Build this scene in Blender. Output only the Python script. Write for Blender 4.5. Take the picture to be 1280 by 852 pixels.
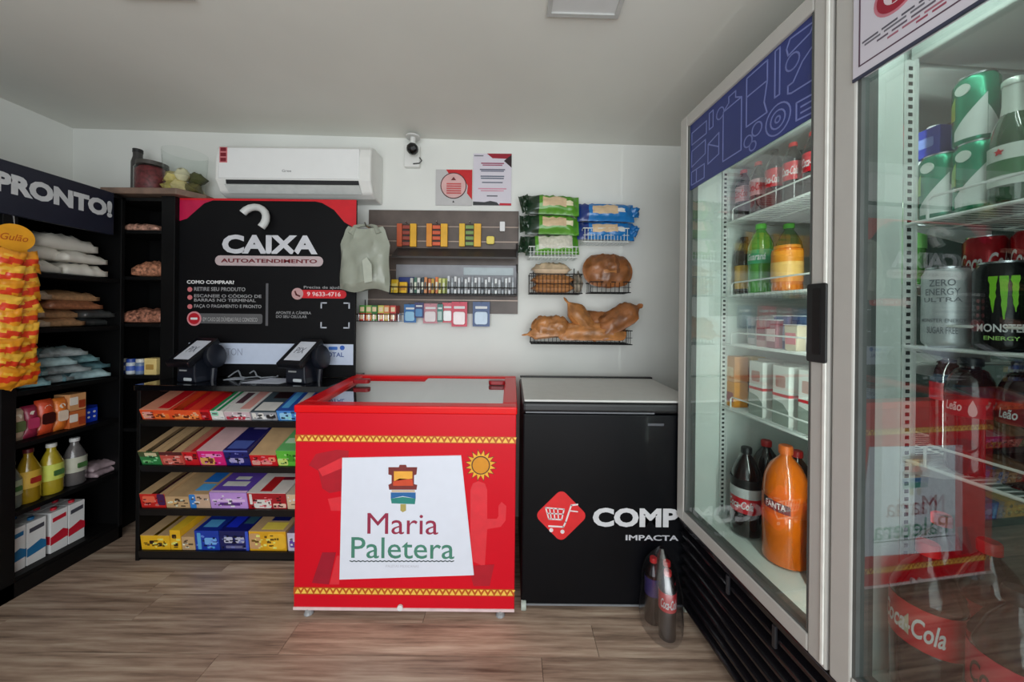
import bpy, bmesh, math, random
from math import sin, cos, pi, radians as R
from mathutils import Matrix, Vector

for _o in list(bpy.data.objects):
    bpy.data.objects.remove(_o)
S = bpy.context.scene
COL = S.collection
random.seed(7)

# ---------------------------------------------------------------- camera, world, light, exposure
FPX, ROLL, EYE = 444.0, R(0.6), 1.3            # focal length in pixels of the 1280x852 frame, camera roll, eye height
cam = bpy.data.objects.new('camera', bpy.data.cameras.new('camera'))
cam.data.sensor_width = 36.0
cam.data.lens = FPX / 1280 * 36
cam.data.shift_y = -34 / 1280
cam.data.clip_start = 0.02
cam.location = (0, 0, EYE)
cam.rotation_euler = (R(90), -ROLL, 0)
COL.objects.link(cam)
S.camera = cam

S.view_settings.view_transform = 'Standard'
S.view_settings.look = 'None'
S.view_settings.gamma = 1
S.view_settings.use_curve_mapping = False
S.view_settings.exposure = 0.0

W = bpy.data.worlds.new('daylight')
S.world = W
W.use_nodes = True
W.node_tree.nodes['Background'].inputs[0].default_value = (0.80, 0.88, 1.0, 1)
W.node_tree.nodes['Background'].inputs[1].default_value = 0.45


def area_light(name, loc, rot, sx, sy, power, color=(1, 1, 1)):
    l = bpy.data.lights.new(name, 'AREA')
    l.shape = 'RECTANGLE'
    l.size, l.size_y, l.energy, l.color = sx, sy, power, color
    o = bpy.data.objects.new(name, l)
    o.location, o.rotation_euler = loc, rot
    COL.objects.link(o)
    return o


# daylight through the shop's open front, behind the camera
area_light('storefront_daylight', (0.05, -1.32, 1.25), (R(90), 0, R(6)), 2.6, 2.2, 72, (0.935, 0.985, 1.0))

# ---------------------------------------------------------------- helpers


def at(px, py, D):
    """world point seen at a pixel of the photograph, D metres in front of the camera"""
    u, v = px - 640, py - 392
    a = (u * cos(ROLL) + v * sin(ROLL)) / FPX
    b = (-u * sin(ROLL) + v * cos(ROLL)) / FPX
    return Vector((a * D, D, EYE - b * D))


def lin(c):
    c /= 255
    return c / 12.92 if c <= 0.04045 else ((c + 0.055) / 1.055) ** 2.4


MATS = {}


def M(rgb, rough=0.5, metal=0.0, var=0.08, scale=18, bump=0.0, coat=0.0, name=None, spec=0.5):
    key = (rgb, rough, metal, var, scale, bump, coat)
    if key in MATS:
        return MATS[key]
    m = bpy.data.materials.new(name or 'surface')
    m.use_nodes = True
    nt = m.node_tree
    b = nt.nodes['Principled BSDF']
    c = [lin(x) for x in rgb]
    b.inputs['Roughness'].default_value = rough
    b.inputs['Metallic'].default_value = metal
    b.inputs['Specular IOR Level'].default_value = spec
    if coat:
        b.inputs['Coat Weight'].default_value = coat
        b.inputs['Coat Roughness'].default_value = 0.08
    tc = nt.nodes.new('ShaderNodeTexCoord')
    n = nt.nodes.new('ShaderNodeTexNoise')
    n.inputs['Scale'].default_value = scale
    n.inputs['Detail'].default_value = 3
    nt.links.new(tc.outputs['Object'], n.inputs['Vector'])
    r = nt.nodes.new('ShaderNodeValToRGB')
    r.color_ramp.elements[0].position, r.color_ramp.elements[1].position = 0.3, 0.7
    r.color_ramp.elements[0].color = (*[x * (1 - var) for x in c], 1)
    r.color_ramp.elements[1].color = (*[min(1, x * (1 + var)) for x in c], 1)
    nt.links.new(n.outputs['Fac'], r.inputs['Fac'])
    nt.links.new(r.outputs['Color'], b.inputs['Base Color'])
    if bump:
        bp = nt.nodes.new('ShaderNodeBump')
        bp.inputs['Strength'].default_value = bump
        bp.inputs['Distance'].default_value = 0.01
        nt.links.new(n.outputs['Fac'], bp.inputs['Height'])
        nt.links.new(bp.outputs['Normal'], b.inputs['Normal'])
    MATS[key] = m
    return m


def glass_mat(name, tint, ior, extra=0.0, rough=0.0):
    """clear pane: straight-through light plus a Fresnel reflection"""
    m = bpy.data.materials.new(name)
    m.use_nodes = True
    nt = m.node_tree
    for x in list(nt.nodes):
        nt.nodes.remove(x)
    out = nt.nodes.new('ShaderNodeOutputMaterial')
    mix = nt.nodes.new('ShaderNodeMixShader')
    tr = nt.nodes.new('ShaderNodeBsdfTransparent')
    tr.inputs[0].default_value = (*tint, 1)
    gl = nt.nodes.new('ShaderNodeBsdfGlossy')
    gl.inputs['Roughness'].default_value = rough
    # Schlick's approximation, the same for both faces of a pane
    lw = nt.nodes.new('ShaderNodeLayerWeight')
    lw.inputs['Blend'].default_value = 0.5
    pw = nt.nodes.new('ShaderNodeMath')
    pw.operation = 'POWER'
    pw.inputs[1].default_value = 5
    ad = nt.nodes.new('ShaderNodeMath')
    ad.operation = 'MULTIPLY_ADD'
    ad.use_clamp = True
    f0 = ((ior - 1) / (ior + 1)) ** 2 + extra
    ad.inputs[1].default_value = 1 - f0
    ad.inputs[2].default_value = f0
    nt.links.new(lw.outputs['Facing'], pw.inputs[0])
    nt.links.new(pw.outputs[0], ad.inputs[0])
    nt.links.new(ad.outputs[0], mix.inputs[0])
    nt.links.new(tr.outputs[0], mix.inputs[1])
    nt.links.new(gl.outputs[0], mix.inputs[2])
    nt.links.new(mix.outputs[0], out.inputs[0])
    return m


class MB:
    """collects shapes into one mesh"""

    def __init__(self, *mats):
        self.v, self.f, self.m = [], [], []
        self.mats = list(mats)
        self.smooth = False
        self.angle = 40

    def mi(self, mat):
        if isinstance(mat, int):
            return mat
        if mat not in self.mats:
            self.mats.append(mat)
        return self.mats.index(mat)

    def raw(self, vs, fs, m=0, X=None):
        b = len(self.v)
        m = self.mi(m)
        self.v += [tuple(X @ Vector(p)) if X else tuple(p) for p in vs]
        for f in fs:
            self.f.append([i + b for i in f])
            self.m.append(m)
        return self

    def box(self, x0, x1, y0, y1, z0, z1, m=0, X=None):
        vs = [(x, y, z) for z in (z0, z1) for y in (y0, y1) for x in (x0, x1)]
        return self.raw(vs, [(0, 2, 3, 1), (4, 5, 7, 6), (0, 1, 5, 4), (1, 3, 7, 5), (3, 2, 6, 7), (2, 0, 4, 6)], m, X)

    def prism(self, pts, y0, y1, m=0, X=None):
        """outline in x-z, counter-clockwise seen from -y, extruded y0 (front) to y1"""
        n = len(pts)
        a = sum(pts[i][0] * pts[(i + 1) % n][1] - pts[(i + 1) % n][0] * pts[i][1] for i in range(n))
        if a < 0:
            pts = pts[::-1]
        vs = [(x, y0, z) for x, z in pts] + [(x, y1, z) for x, z in pts]
        fs = [tuple(range(n)), tuple(range(2 * n - 1, n - 1, -1))]
        fs += [((i + 1) % n, i, n + i, n + (i + 1) % n) for i in range(n)]
        return self.raw(vs, fs, m, X)

    def lathe(self, prof, cx=0, cy=0, n=16, m=0, X=None, mats=None, cap=True):
        """profile of (r, z) from the bottom up; mats gives a material per band"""
        vs, fs, ms = [], [], []
        for r, z in prof:
            vs += [(cx + r * cos(2 * pi * i / n), cy + r * sin(2 * pi * i / n), z) for i in range(n)]
        for k in range(len(prof) - 1):
            for i in range(n):
                j = (i + 1) % n
                fs.append((k * n + i, k * n + j, (k + 1) * n + j, (k + 1) * n + i))
                ms.append(self.mi(mats[k] if mats else m))
        if cap:
            fs.append(tuple(range(n - 1, -1, -1)))
            ms.append(self.mi(mats[0] if mats else m))
            fs.append(tuple(range((len(prof) - 1) * n, len(prof) * n)))
            ms.append(self.mi(mats[-1] if mats else m))
        b = len(self.v)
        self.v += [tuple(X @ Vector(p)) if X else p for p in vs]
        self.f += [[i + b for i in f] for f in fs]
        self.m += ms
        return self

    def tube(self, pts, r, n=8, m=0, X=None):
        pts = [Vector(p) for p in pts]
        vs, fs = [], []
        K = len(pts)
        t0 = (pts[1] - pts[0]).normalized()
        up = Vector((0, 0, 1)) if abs(t0.z) < 0.9 else Vector((0, 1, 0))
        side = t0.cross(up).normalized()
        for k, p in enumerate(pts):
            t = (pts[min(k + 1, K - 1)] - pts[max(k - 1, 0)])
            t = t.normalized() if t.length else t0
            side = (side - t * side.dot(t))
            side = side.normalized() if side.length > 1e-6 else t.orthogonal().normalized()
            b = side.cross(t).normalized()
            rr = r[k] if isinstance(r, (list, tuple)) else r
            vs += [tuple(p + (side * cos(2 * pi * i / n) + b * sin(2 * pi * i / n)) * rr) for i in range(n)]
        for k in range(K - 1):
            for i in range(n):
                j = (i + 1) % n
                fs.append((k * n + i, (k + 1) * n + i, (k + 1) * n + j, k * n + j))
        fs.append(tuple(range(n)))
        fs.append(tuple(range(K * n - 1, (K - 1) * n - 1, -1)))
        return self.raw(vs, fs, m, X)

    def stroke(self, pts, w, y0, y1, m=0, closed=False):
        """flat printed line in the x-z plane"""
        pts = list(pts) + ([pts[0]] if closed else [])
        for (x0, z0), (x1, z1) in zip(pts, pts[1:]):
            d = math.hypot(x1 - x0, z1 - z0)
            if d < 1e-6:
                continue
            dx, dz = (x1 - x0) / d, (z1 - z0) / d
            e = w * 0.3
            a, b = x0 - dx * e, z0 - dz * e
            c, f = x1 + dx * e, z1 + dz * e
            nx, nz = -dz * w / 2, dx * w / 2
            self.prism([(a + nx, b + nz), (a - nx, b - nz), (c - nx, f - nz), (c + nx, f + nz)], y0, y1, m)
        return self

    def pouch(self, L, Wd, T, nx=10, ny=8, wr=0.1, seed=0, seal=0.08, m=0, X=None, bands=None, flat=0.0, rnd=0.0, tail=0.0):
        """a filled bag lying flat: length along x, width along y, thickness z (bottom at 0); bands = [(u0,u1,v0,v1,mat)] on top"""
        rg = random.Random(seed)
        top, bot = [], []
        for j in range(ny + 1):
            for i in range(nx + 1):
                u, v = i / nx, j / ny
                a = max(0.0, 1 - abs(2 * u - 1) ** 3.2)
                if u < seal or u > 1 - seal:
                    a *= 0.12
                b = max(0.0, 1 - abs(2 * v - 1) ** 3)
                t = (a * b) ** 0.6
                inner = 0 < i < nx and 0 < j < ny
                w = (rg.random() - 0.5) * wr * T if inner else 0
                sx = (u - 0.5) * L
                sy = (v - 0.5) * Wd * (1 - 0.10 * a) + (rg.random() - 0.5) * 0.03 * Wd
                hi = T * (0.5 + 0.5 * t) + w
                lo = T * (0.5 - 0.5 * t) * (1 - flat)
                if rnd:
                    p_, q_ = 2 * u - 1, 2 * v - 1
                    sx *= 1 - rnd + rnd * math.sqrt(1 - q_ * q_ / 2)
                    sy *= 1 - rnd + rnd * math.sqrt(1 - p_ * p_ / 2)
                if tail and u > 1 - tail:
                    k_ = (u - 1 + tail) / tail
                    g_ = 1 - 0.86 * min(1, k_ * 1.7) + 0.3 * max(0, k_ - .6)
                    sy *= g_
                    hi = T * .5 + (hi - T * .5) * g_
                    lo = T * .5 + (lo - T * .5) * g_
                top.append((sx, sy, hi))
                bot.append((sx, sy, max(0, lo + (0 if t > .8 else 0))))
        n = len(top)
        fs, ms = [], []
        base = self.mi(m)
        for j in range(ny):
            for i in range(nx):
                q = j * (nx + 1) + i
                fs.append((q, q + 1, q + nx + 2, q + nx + 1))
                mm = base
                for bd in bands or []:
                    if bd[0] <= (i + .5) / nx <= bd[1] and bd[2] <= (j + .5) / ny <= bd[3]:
                        mm = self.mi(bd[4])
                ms.append(mm)
                fs.append((n + q, n + q + nx + 1, n + q + nx + 2, n + q + 1))
                ms.append(mm)
        ring = [i for i in range(nx + 1)] + [(j + 1) * (nx + 1) + nx for j in range(ny)]
        ring += [ny * (nx + 1) + i for i in range(nx - 1, -1, -1)] + [j * (nx + 1) for j in range(ny - 1, 0, -1)]
        for k in range(len(ring)):
            a, b = ring[k], ring[(k + 1) % len(ring)]
            fs.append((a, n + a, n + b, b))
            ms.append(base)
        bb = len(self.v)
        self.v += [tuple(X @ Vector(p)) if X else p for p in top + bot]
        self.f += [[i + bb for i in f] for f in fs]
        self.m += ms
        self.smooth = True
        self.angle = 100
        return self

    def mesh(self, name):
        me = bpy.data.meshes.new(name)
        me.from_pydata(self.v, [], self.f)
        for mt in self.mats:
            me.materials.append(mt)
        me.polygons.foreach_set('material_index', self.m)
        if self.smooth:
            me.polygons.foreach_set('use_smooth', [True] * len(me.polygons))
            me.set_sharp_from_angle(angle=R(self.angle))
        me.update()
        return me

    def build(self, name, parent=None, loc=(0, 0, 0), rot=(0, 0, 0), bevel=0, smooth=False, seg=2):
        if smooth:
            self.smooth = True
        o = bpy.data.objects.new(name, self.mesh(name))
        o.location, o.rotation_euler = loc, rot
        COL.objects.link(o)
        if parent:
            o.parent = parent
        if bevel:
            md = o.modifiers.new('edge', 'BEVEL')
            md.width, md.segments, md.limit_method, md.angle_limit = bevel, seg, 'ANGLE', R(35)
            md.use_clamp_overlap = True
        return o


def tag(o, label=None, cat=None, group=None, kind=None):
    if label: o['label'] = label
    if cat: o['category'] = cat
    if group: o['group'] = group
    if kind: o['kind'] = kind
    return o


def thing(name, label, cat, loc, rot=(0, 0, 0), group=None):
    o = bpy.data.objects.new(name, None)
    o.empty_display_size = 0.05
    o.location, o.rotation_euler = loc, rot
    COL.objects.link(o)
    return tag(o, label, cat, group)


def copy_tree(o, parent=None):
    c = o.copy()
    COL.objects.link(c)
    if parent: c.parent = parent
    for ch in list(o.children):
        copy_tree(ch, c)
    return c


def text(s, x0, x1, z0, z1, y, mat, parent, name='lettering', bold=0.0, shear=0.0, depth=0.0006, X=None, fit=True):
    """raised lettering in the x-z plane facing -y, fitted to a rectangle"""
    cu = bpy.data.curves.new('t', 'FONT')
    cu.body, cu.offset, cu.shear, cu.size = s, bold, shear, 1.0
    cu.resolution_u = 3
    to = bpy.data.objects.new('t', cu)
    COL.objects.link(to)
    dg = bpy.context.evaluated_depsgraph_get()
    me = bpy.data.meshes.new_from_object(to.evaluated_get(dg))
    bpy.data.objects.remove(to)
    bpy.data.curves.remove(cu)
    xs = [v.co.x for v in me.vertices]
    ys = [v.co.y for v in me.vertices]
    ax, bx, ay, by = min(xs), max(xs), min(ys), max(ys)
    sx, sz = (x1 - x0) / (bx - ax), (z1 - z0) / (by - ay)
    mb = MB(mat)
    b = [(x0 + (v.co.x - ax) * sx, y, z0 + (v.co.y - ay) * sz) for v in me.vertices]
    mb.raw(b, [tuple(p.vertices) for p in me.polygons], 0, X)
    # a little thickness so the print stands proud
    bpy.data.meshes.remove(me)
    return mb.build(name, parent)


def circle(cx, cz, r, n=24, a0=0, a1=2 * pi, rz=None):
    k = n if abs(a1 - a0 - 2 * pi) < 1e-6 else n + 1
    return [(cx + r * cos(a0 + (a1 - a0) * i / n), cz + (rz or r) * sin(a0 + (a1 - a0) * i / n)) for i in range(k)]


def rrect(x0, x1, z0, z1, r, n=4):
    p = []
    for cx, cz, a in ((x1 - r, z1 - r, 0), (x0 + r, z1 - r, 90), (x0 + r, z0 + r, 180), (x1 - r, z0 + r, 270)):
        p += [(cx + r * cos(R(a + 90 * i / n)), cz + r * sin(R(a + 90 * i / n))) for i in range(n + 1)]
    return p


# ---------------------------------------------------------------- shared materials
white_paint = M((226, 227, 222), 0.75, var=0.03, scale=3, bump=0.02, name='white_paint')
ceil_paint = M((224, 224, 217), 0.85, var=0.03, scale=2, name='ceiling_paint')
black_lam = M((9, 9, 10), 0.5, var=0.2, scale=30, name='black_laminate', spec=0.25)
black_gloss = M((10, 10, 13), 0.16, var=0.1, coat=0.5, name='black_gloss')
black_plastic = M((16, 16, 18), 0.35, name='black_plastic')
white_plastic = M((228, 228, 224), 0.35, var=0.02, name='white_plastic')
grey_plastic = M((150, 152, 152), 0.4, name='grey_plastic')
print_white = M((225, 225, 225), 0.6, var=0.03, name='white_print')
print_grey = M((150, 150, 152), 0.6, name='grey_print')
print_black = M((20, 20, 24), 0.6, name='black_print')
print_red = M((205, 20, 34), 0.55, name='red_print')
chrome = M((200, 202, 205), 0.25, 1.0, var=0.03, name='chrome')
wire_black = M((22, 22, 24), 0.4, name='black_wire')
wire_white = M((222, 226, 222), 0.35, var=0.03, name='white_wire')
tan_card = M((196, 160, 116), 0.8, var=0.08, name='tan_card')

# ---------------------------------------------------------------- the room
XL, XR, YB, YF = -2.83, 1.64, 2.28, -1.35


def ceil_z(x):                                  # the ceiling sags a little towards the coolers
    return 2.46 - (x - XL) * 0.019


fl = MB(M((60, 50, 44), 0.8, name='floor_bed')).box(XL, XR, YF, YB, -0.1, -0.004)
floor = tag(fl.build('floor'), kind='structure')


def plank_mat():
    m = bpy.data.materials.new('oak_vinyl')
    m.use_nodes = True
    nt = m.node_tree
    b = nt.nodes['Principled BSDF']
    tc, oi = nt.nodes.new('ShaderNodeTexCoord'), nt.nodes.new('ShaderNodeObjectInfo')
    va = nt.nodes.new('ShaderNodeVectorMath'); va.operation = 'ADD'
    mul = nt.nodes.new('ShaderNodeMath'); mul.operation = 'MULTIPLY'; mul.inputs[1].default_value = 37
    nt.links.new(oi.outputs['Random'], mul.inputs[0])
    nt.links.new(tc.outputs['Object'], va.inputs[0]); nt.links.new(mul.outputs[0], va.inputs[1])
    mp = nt.nodes.new('ShaderNodeMapping'); mp.inputs['Scale'].default_value = (1.6, 26, 4)
    nt.links.new(va.outputs[0], mp.inputs['Vector'])
    n = nt.nodes.new('ShaderNodeTexNoise'); n.inputs['Scale'].default_value = 1.6
    n.inputs['Detail'].default_value = 6; n.inputs['Roughness'].default_value = 0.62
    nt.links.new(mp.outputs[0], n.inputs['Vector'])
    r = nt.nodes.new('ShaderNodeValToRGB')
    e = r.color_ramp.elements
    e[0].position, e[0].color = 0.28, (lin(104), lin(84), lin(70), 1)
    e[1].position, e[1].color = 0.72, (lin(212), lin(192), lin(170), 1)
    k = r.color_ramp.elements.new(0.5); k.color = (lin(176), lin(150), lin(130), 1)
    nt.links.new(n.outputs['Fac'], r.inputs['Fac'])
    hs = nt.nodes.new('ShaderNodeHueSaturation')
    mr = nt.nodes.new('ShaderNodeMapRange'); mr.inputs[3].default_value = 0.82; mr.inputs[4].default_value = 1.1
    nt.links.new(oi.outputs['Random'], mr.inputs[0]); nt.links.new(mr.outputs[0], hs.inputs['Value'])
    nt.links.new(r.outputs['Color'], hs.inputs['Color']); nt.links.new(hs.outputs[0], b.inputs['Base Color'])
    b.inputs['Roughness'].default_value = 0.42
    return m


PL = plank_mat()
PW, PLEN = 0.142, 1.22
whole = MB(PL).box(0, PLEN - 0.002, 0, PW - 0.002, -0.004, 0).mesh('plank')
row = 0
y = YF
while y < YB - 0.01:
    wy = min(PW, YB - y)
    x = XL - random.random() * PLEN
    while x < XR:
        a, b = max(x, XL), min(x + PLEN, XR)
        if b - a > 0.03:
            if b - a > PLEN - 0.001 and wy == PW:
                o = bpy.data.objects.new('plank', whole)
            else:
                o = bpy.data.objects.new('plank', MB(PL).box(0, b - a - 0.002, 0, wy - 0.002, -0.004, 0).mesh('plank'))
            o.location = (a, y, 0)
            COL.objects.link(o)
            o.parent = floor
        x += PLEN
    y += PW
    row += 1

mb = MB(ceil_paint)
mb.raw([(XL - .1, YF, ceil_z(XL - .1)), (XR + .1, YF, ceil_z(XR + .1)), (XR + .1, YB + .1, ceil_z(XR + .1)), (XL - .1, YB + .1, ceil_z(XL - .1)),
        (XL - .1, YF, 2.6), (XR + .1, YF, 2.6), (XR + .1, YB + .1, 2.6), (XL - .1, YB + .1, 2.6)],
       [(0, 3, 2, 1), (4, 5, 6, 7), (0, 1, 5, 4), (1, 2, 6, 5), (2, 3, 7, 6), (3, 0, 4, 7)])
tag(mb.build('ceiling'), kind='structure')
tag(MB(white_paint).box(XL - .1, XR + .1, YB, YB + .1, -0.1, 2.46).build('wall_back'), kind='structure')
tag(MB(white_paint).box(XL - .1, XL, YF, YB, -0.1, 2.46).build('wall_left'), kind='structure')
tag(MB(white_paint).box(XR, XR + .1, YF, YB, -0.1, 2.38).build('wall_right'), kind='structure')

# square ceiling lights, switched off
for lab, cx, cy in (('unlit square ceiling light set above the red and black freezers', 0.247, 1.175),
                    ('unlit square ceiling light set in front of the self-checkout counter', -1.285, 1.15)):
    t = thing('ceiling_light', lab, 'ceiling light', (cx, cy, ceil_z(cx)), (0, R(1.1), 0), 'unlit square ceiling lights')
    f = MB(M((186, 187, 184), 0.5, name='lamp_frame'))
    h, w = 0.131, 0.016
    for a in ((-h, h, -h, -h + w), (-h, h, h - w, h), (-h, -h + w, -h + w, h - w), (h - w, h, -h + w, h - w)):
        f.box(*a, -0.012, 0.0)
    f.build('frame', t)
    MB(M((212, 213, 212), 0.5, var=0.02, name='lamp_diffuser')).box(-h + w, h - w, -h + w, h - w, -0.006, 0.0).build('diffuser', t)
# ================================================================ shelf unit along the left wall
UX = -2.22
UNIT = thing('shelf_unit', 'black grocery shelf unit under a dark header board reading PRONTO!', 'shelf unit', (UX, 0, 0), (0, 0, R(90)))
U0, U1 = 0.95, 2.035                               # along the wall (local x); local y runs into the wall


def ux(px, py):                                   # local x and height of a pixel on the unit's front plane
    u, v = px - 640, py - 392
    a = (u * cos(ROLL) + v * sin(ROLL)) / FPX
    D = UX / a
    return D, at(px, py, D).z


SHELF_Z = [0.088, 0.384, 0.688, 0.925, 1.208, 1.472]
MB(black_lam).box(U0, U1, 0.0, 0.52, 1.925, 1.94).build('top_board', UNIT)
MB(black_lam).box(U0, U1, 0.52, 0.54, 0, 1.95).build('back_panel', UNIT)
for x in (U0, 1.545, U1 - 0.02):
    MB(black_lam).box(x, x + (0.05 if x == 1.545 else 0.02), 0.0, 0.52, 0, 1.94).build('upright', UNIT, bevel=.002)
MB(black_lam).box(U0, U1, 0.0, 0.03, 0.0, 0.07).build('plinth', UNIT)
for i, z in enumerate(SHELF_Z):
    dd = 0.5 if i < 3 else 0.4
    o = MB(black_lam).box(1.597, U1 - 0.022, 0.005, 0.52, z - 0.022, z).build('shelf', UNIT, bevel=.002)
    MB(black_lam).box(U0 + .022, 1.543, 0.005, 0.52, z - 0.022, z).build('shelf', UNIT, bevel=.002)
head = MB(M((24, 28, 44), 0.45, name='header_navy')).box(U0, 1.966, -0.012, 0.015, 1.712, 1.945).build('header_board', UNIT, bevel=.003)
text('PRONTO!', 1.508, 1.955, 1.803, 1.893, -0.0135, M((196, 198, 200), 0.5), head, bold=0.06)


def place(mbn, name, label, cat, x, y, z, rz=0.0, group=None, rx=0.0, ry=0.0, base=UNIT, bev=0):
    """a one-mesh thing standing on the unit, given in the unit's own axes"""
    Xf = Matrix.Translation(base.location) @ Matrix.Rotation(base.rotation_euler.z, 4, 'Z')
    p = Xf @ Vector((x, y, z))
    o = mbn.build(name, None, p, (rx, ry, base.rotation_euler.z + rz), bevel=bev)
    return tag(o, label, cat, group)


# white bags of flour and sugar on the top shelf
bag_white = M((214, 210, 200), 0.5, var=0.06, scale=9, bump=0.25, coat=0.2, name='white_bag')
bag_print = M((176, 176, 176), 0.5, var=0.1)
wl = [('plump white flour bag bulging over the top of the white stack', 1.82, 0.15, 0.125, 0.27, 0.085, 3),
      ('flat white bag crossways beneath the plump flour bag', 1.705, 0.16, 0.068, 0.24, 0.085, -4),
      ('white bag at the base of the stack, nearest the snack strip', 1.685, 0.13, 0.0, 0.19, 0.07, 2),
      ('white bag at the base of the stack, below the bulging flour bag', 1.875, 0.12, 0.0, 0.20, 0.07, -3),
      ('white bag second from the bottom with its sealed end sticking out', 1.865, 0.12, 0.068, 0.21, 0.06, 3)]
for k, (lab, x, y, dz, L, T, rz) in enumerate(wl):
    mb = MB(bag_white).pouch(L, 0.24, T, nx=12, seed=30 + k, wr=0.22, rnd=.4, bands=[(.35, .62, .3, .7, bag_print)], flat=.8)
    place(mb, 'flour_bag', lab, 'bag', x, y, 1.473 + dz, R(rz), 'white bags on the top shelf')

# beans and grains in clear and brown bags
bean = [M((168, 128, 92), 0.45, var=0.3, scale=60, coat=.4), M((150, 96, 66), 0.45, var=0.35, scale=70, coat=.4), M((190, 168, 146), 0.45, var=0.2, scale=60, coat=.4),
        M((60, 62, 62), 0.4, var=0.3, scale=40, coat=.4)]
bl = [('pale grain bag at the bottom of the near bean pile', 1.66, 0.0, 0.16, 2), ('pale grain bag second in the near bean pile', 1.66, 0.042, 0.15, 2),
      ('light bag third in the near bean pile', 1.655, 0.084, 0.14, 0), ('pale striped bag crowning the near bean pile', 1.665, 0.124, 0.16, 2),
      ('brown bean bag flat at the bottom of the middle pile', 1.80, 0.0, 0.2, 0), ('tan grain bag second in the middle pile', 1.79, 0.04, 0.2, 0),
      ('reddish brown bean bag third in the middle pile', 1.84, 0.082, 0.25, 1), ('golden brown bag crowning the bean pile beneath the flour', 1.845, 0.122, 0.24, 0),
      ('dark packet lying beside the brown bean bags', 1.95, 0.0, 0.15, 3), ('dark packet atop another beside the bean bags', 1.95, 0.04, 0.15, 3)]
for k, (lab, x, dz, L, mi) in enumerate(bl):
    mb = MB(bean[mi]).pouch(L, 0.22, 0.054, rnd=.3, nx=10, seed=60 + k, wr=0.25, bands=[(.4, .6, .35, .65, bag_print if mi == 2 else bean[(mi + 1) % 3])], flat=.8)
    place(mb, 'bean_bag', lab, 'bag', x, 0.13 + 0.02 * (k % 3), 1.209 + dz * 1.08, R((k * 37) % 9 - 4), 'grain and bean bags')

# blue-green clear packets heaped on the next shelf
teal = [M((112, 150, 156), 0.25, var=0.5, scale=26, coat=.6), M((150, 176, 180), 0.25, var=0.45, scale=22, coat=.6), M((84, 118, 126), 0.25, var=0.5, scale=30, coat=.6), M((128, 138, 140), .25, var=.5, scale=28, coat=.6)]
k = 0
for lay, n, x0, dx in ((0, 4, 1.67, 0.085), (1, 4, 1.655, 0.09), (2, 3, 1.68, 0.095), (3, 2, 1.72, 0.10)):
    for i in range(n):
        lab = ['on the bottom', 'in the second layer', 'in the third layer', 'on the very top'][lay]
        wh = ['by the snack strip', 'beyond the first', 'near the far end', 'at the far corner'][i if n > 2 else i + 1]
        mb = MB(teal[(k * 3 + lay) % 4]).pouch(0.16, 0.2, 0.05, nx=9, seed=90 + k, wr=0.4, flat=.7, bands=[(.3, .7, .3, .6, teal[(k + 1) % 4])])
        place(mb, 'pasta_packet', f'crinkled blue-green clear packet {lab} of the heap, {wh}', 'packet', x0 + i * dx, 0.12 + (k % 3) * 0.02, 0.927 + lay * 0.043, R(20 * ((k % 3) - 1)), 'blue-green packets heaped on one shelf')
        k += 1

# pouches and jars on the fourth shelf down
rowp = [('pale cream pouch with a green stripe standing next to the upright', (214, 190, 166), (96, 110, 70), 1.625, .15, .05),
        ('magenta capped pouch standing between the cream and red pouches', (150, 40, 70), (190, 60, 100), 1.675, .155, .045),
        ('tall orange-red pouch with a dark middle', (206, 74, 40), (60, 20, 18), 1.73, .17, .055),
        ('orange and white pouch among the standing pouches', (222, 120, 44), (232, 210, 190), 1.785, .165, .045)]
for k, (lab, c1, c2, x, h, w) in enumerate(rowp):
    a, b = M(c1, 0.4, coat=.3), M(c2, 0.4, coat=.3)
    t = thing('seasoning_pouch', lab, 'pouch', UNIT.matrix_world @ Vector((0, 0, 0)), (0, 0, 0), 'standing pouches')
    t.location = Vector((UX - 0.06, x, 0.69)); t.rotation_euler = (0, 0, R(90))
    mb = MB(a).pouch(h, w * 1.35, 0.05, nx=10, ny=6, seed=k, wr=.15, X=Matrix.Translation((0, 0.02, h / 2)) @ Matrix.Rotation(R(90), 4, 'X') @ Matrix.Rotation(R(90), 4, 'Z'))
    mb.build('bag', t)
    MB(b).prism(rrect(-w * .42, w * .42, h * .3, h * .62, .01), -0.034, -0.029).build('label', t)
    MB(M((236, 226, 210), .5)).prism(circle(0, h * .76, w * .25, 14), -0.028, -0.022).build('emblem', t)
for k, (c, z, lab) in enumerate((((196, 104, 52), 0.0, 'orange spice box at the base of the two stacked boxes'), ((206, 150, 100), 0.088, 'tan spice box on top of the orange spice box'))):
    t = thing('spice_box', lab, 'box', (UX - 0.05, 1.845, 0.689 + z), (0, 0, R(90)), 'stacked spice boxes')
    MB(M(c, .5)).box(-.036, .036, -.02, .06, 0, 0.086).build('carton', t, bevel=.002)
    MB(M((236, 226, 214), .5)).prism(rrect(-.034, .0, .03, .07, .004), -0.0212, -0.02).build('label', t)
    MB(M((160, 60, 30), .5)).prism(rrect(.004, .032, .01, .05, .004), -0.0212, -0.02).build('emblem', t)
for k in range(2):
    t = thing('blue_box', ['small bright blue box with white dots in the shelf gap', 'second small blue box with white dots behind the bright one'][k], 'box', (UX - .06 - .06 * k, 1.93 + .05 * k, 0.689), (0, 0, R(90)), 'small blue boxes')
    MB(M((26, 60, 190), .4)).box(-.03, .03, 0, .05, 0, .075).build('carton', t, bevel=.002)
    p = MB(print_white)
    for a in range(2):
        for b in range(2): p.prism(circle(-.012 + .026 * a, .028 + .026 * b, .006, 10), -.001, 0)
    tag(p.build('printed_dots', t), kind='stuff')

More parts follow.
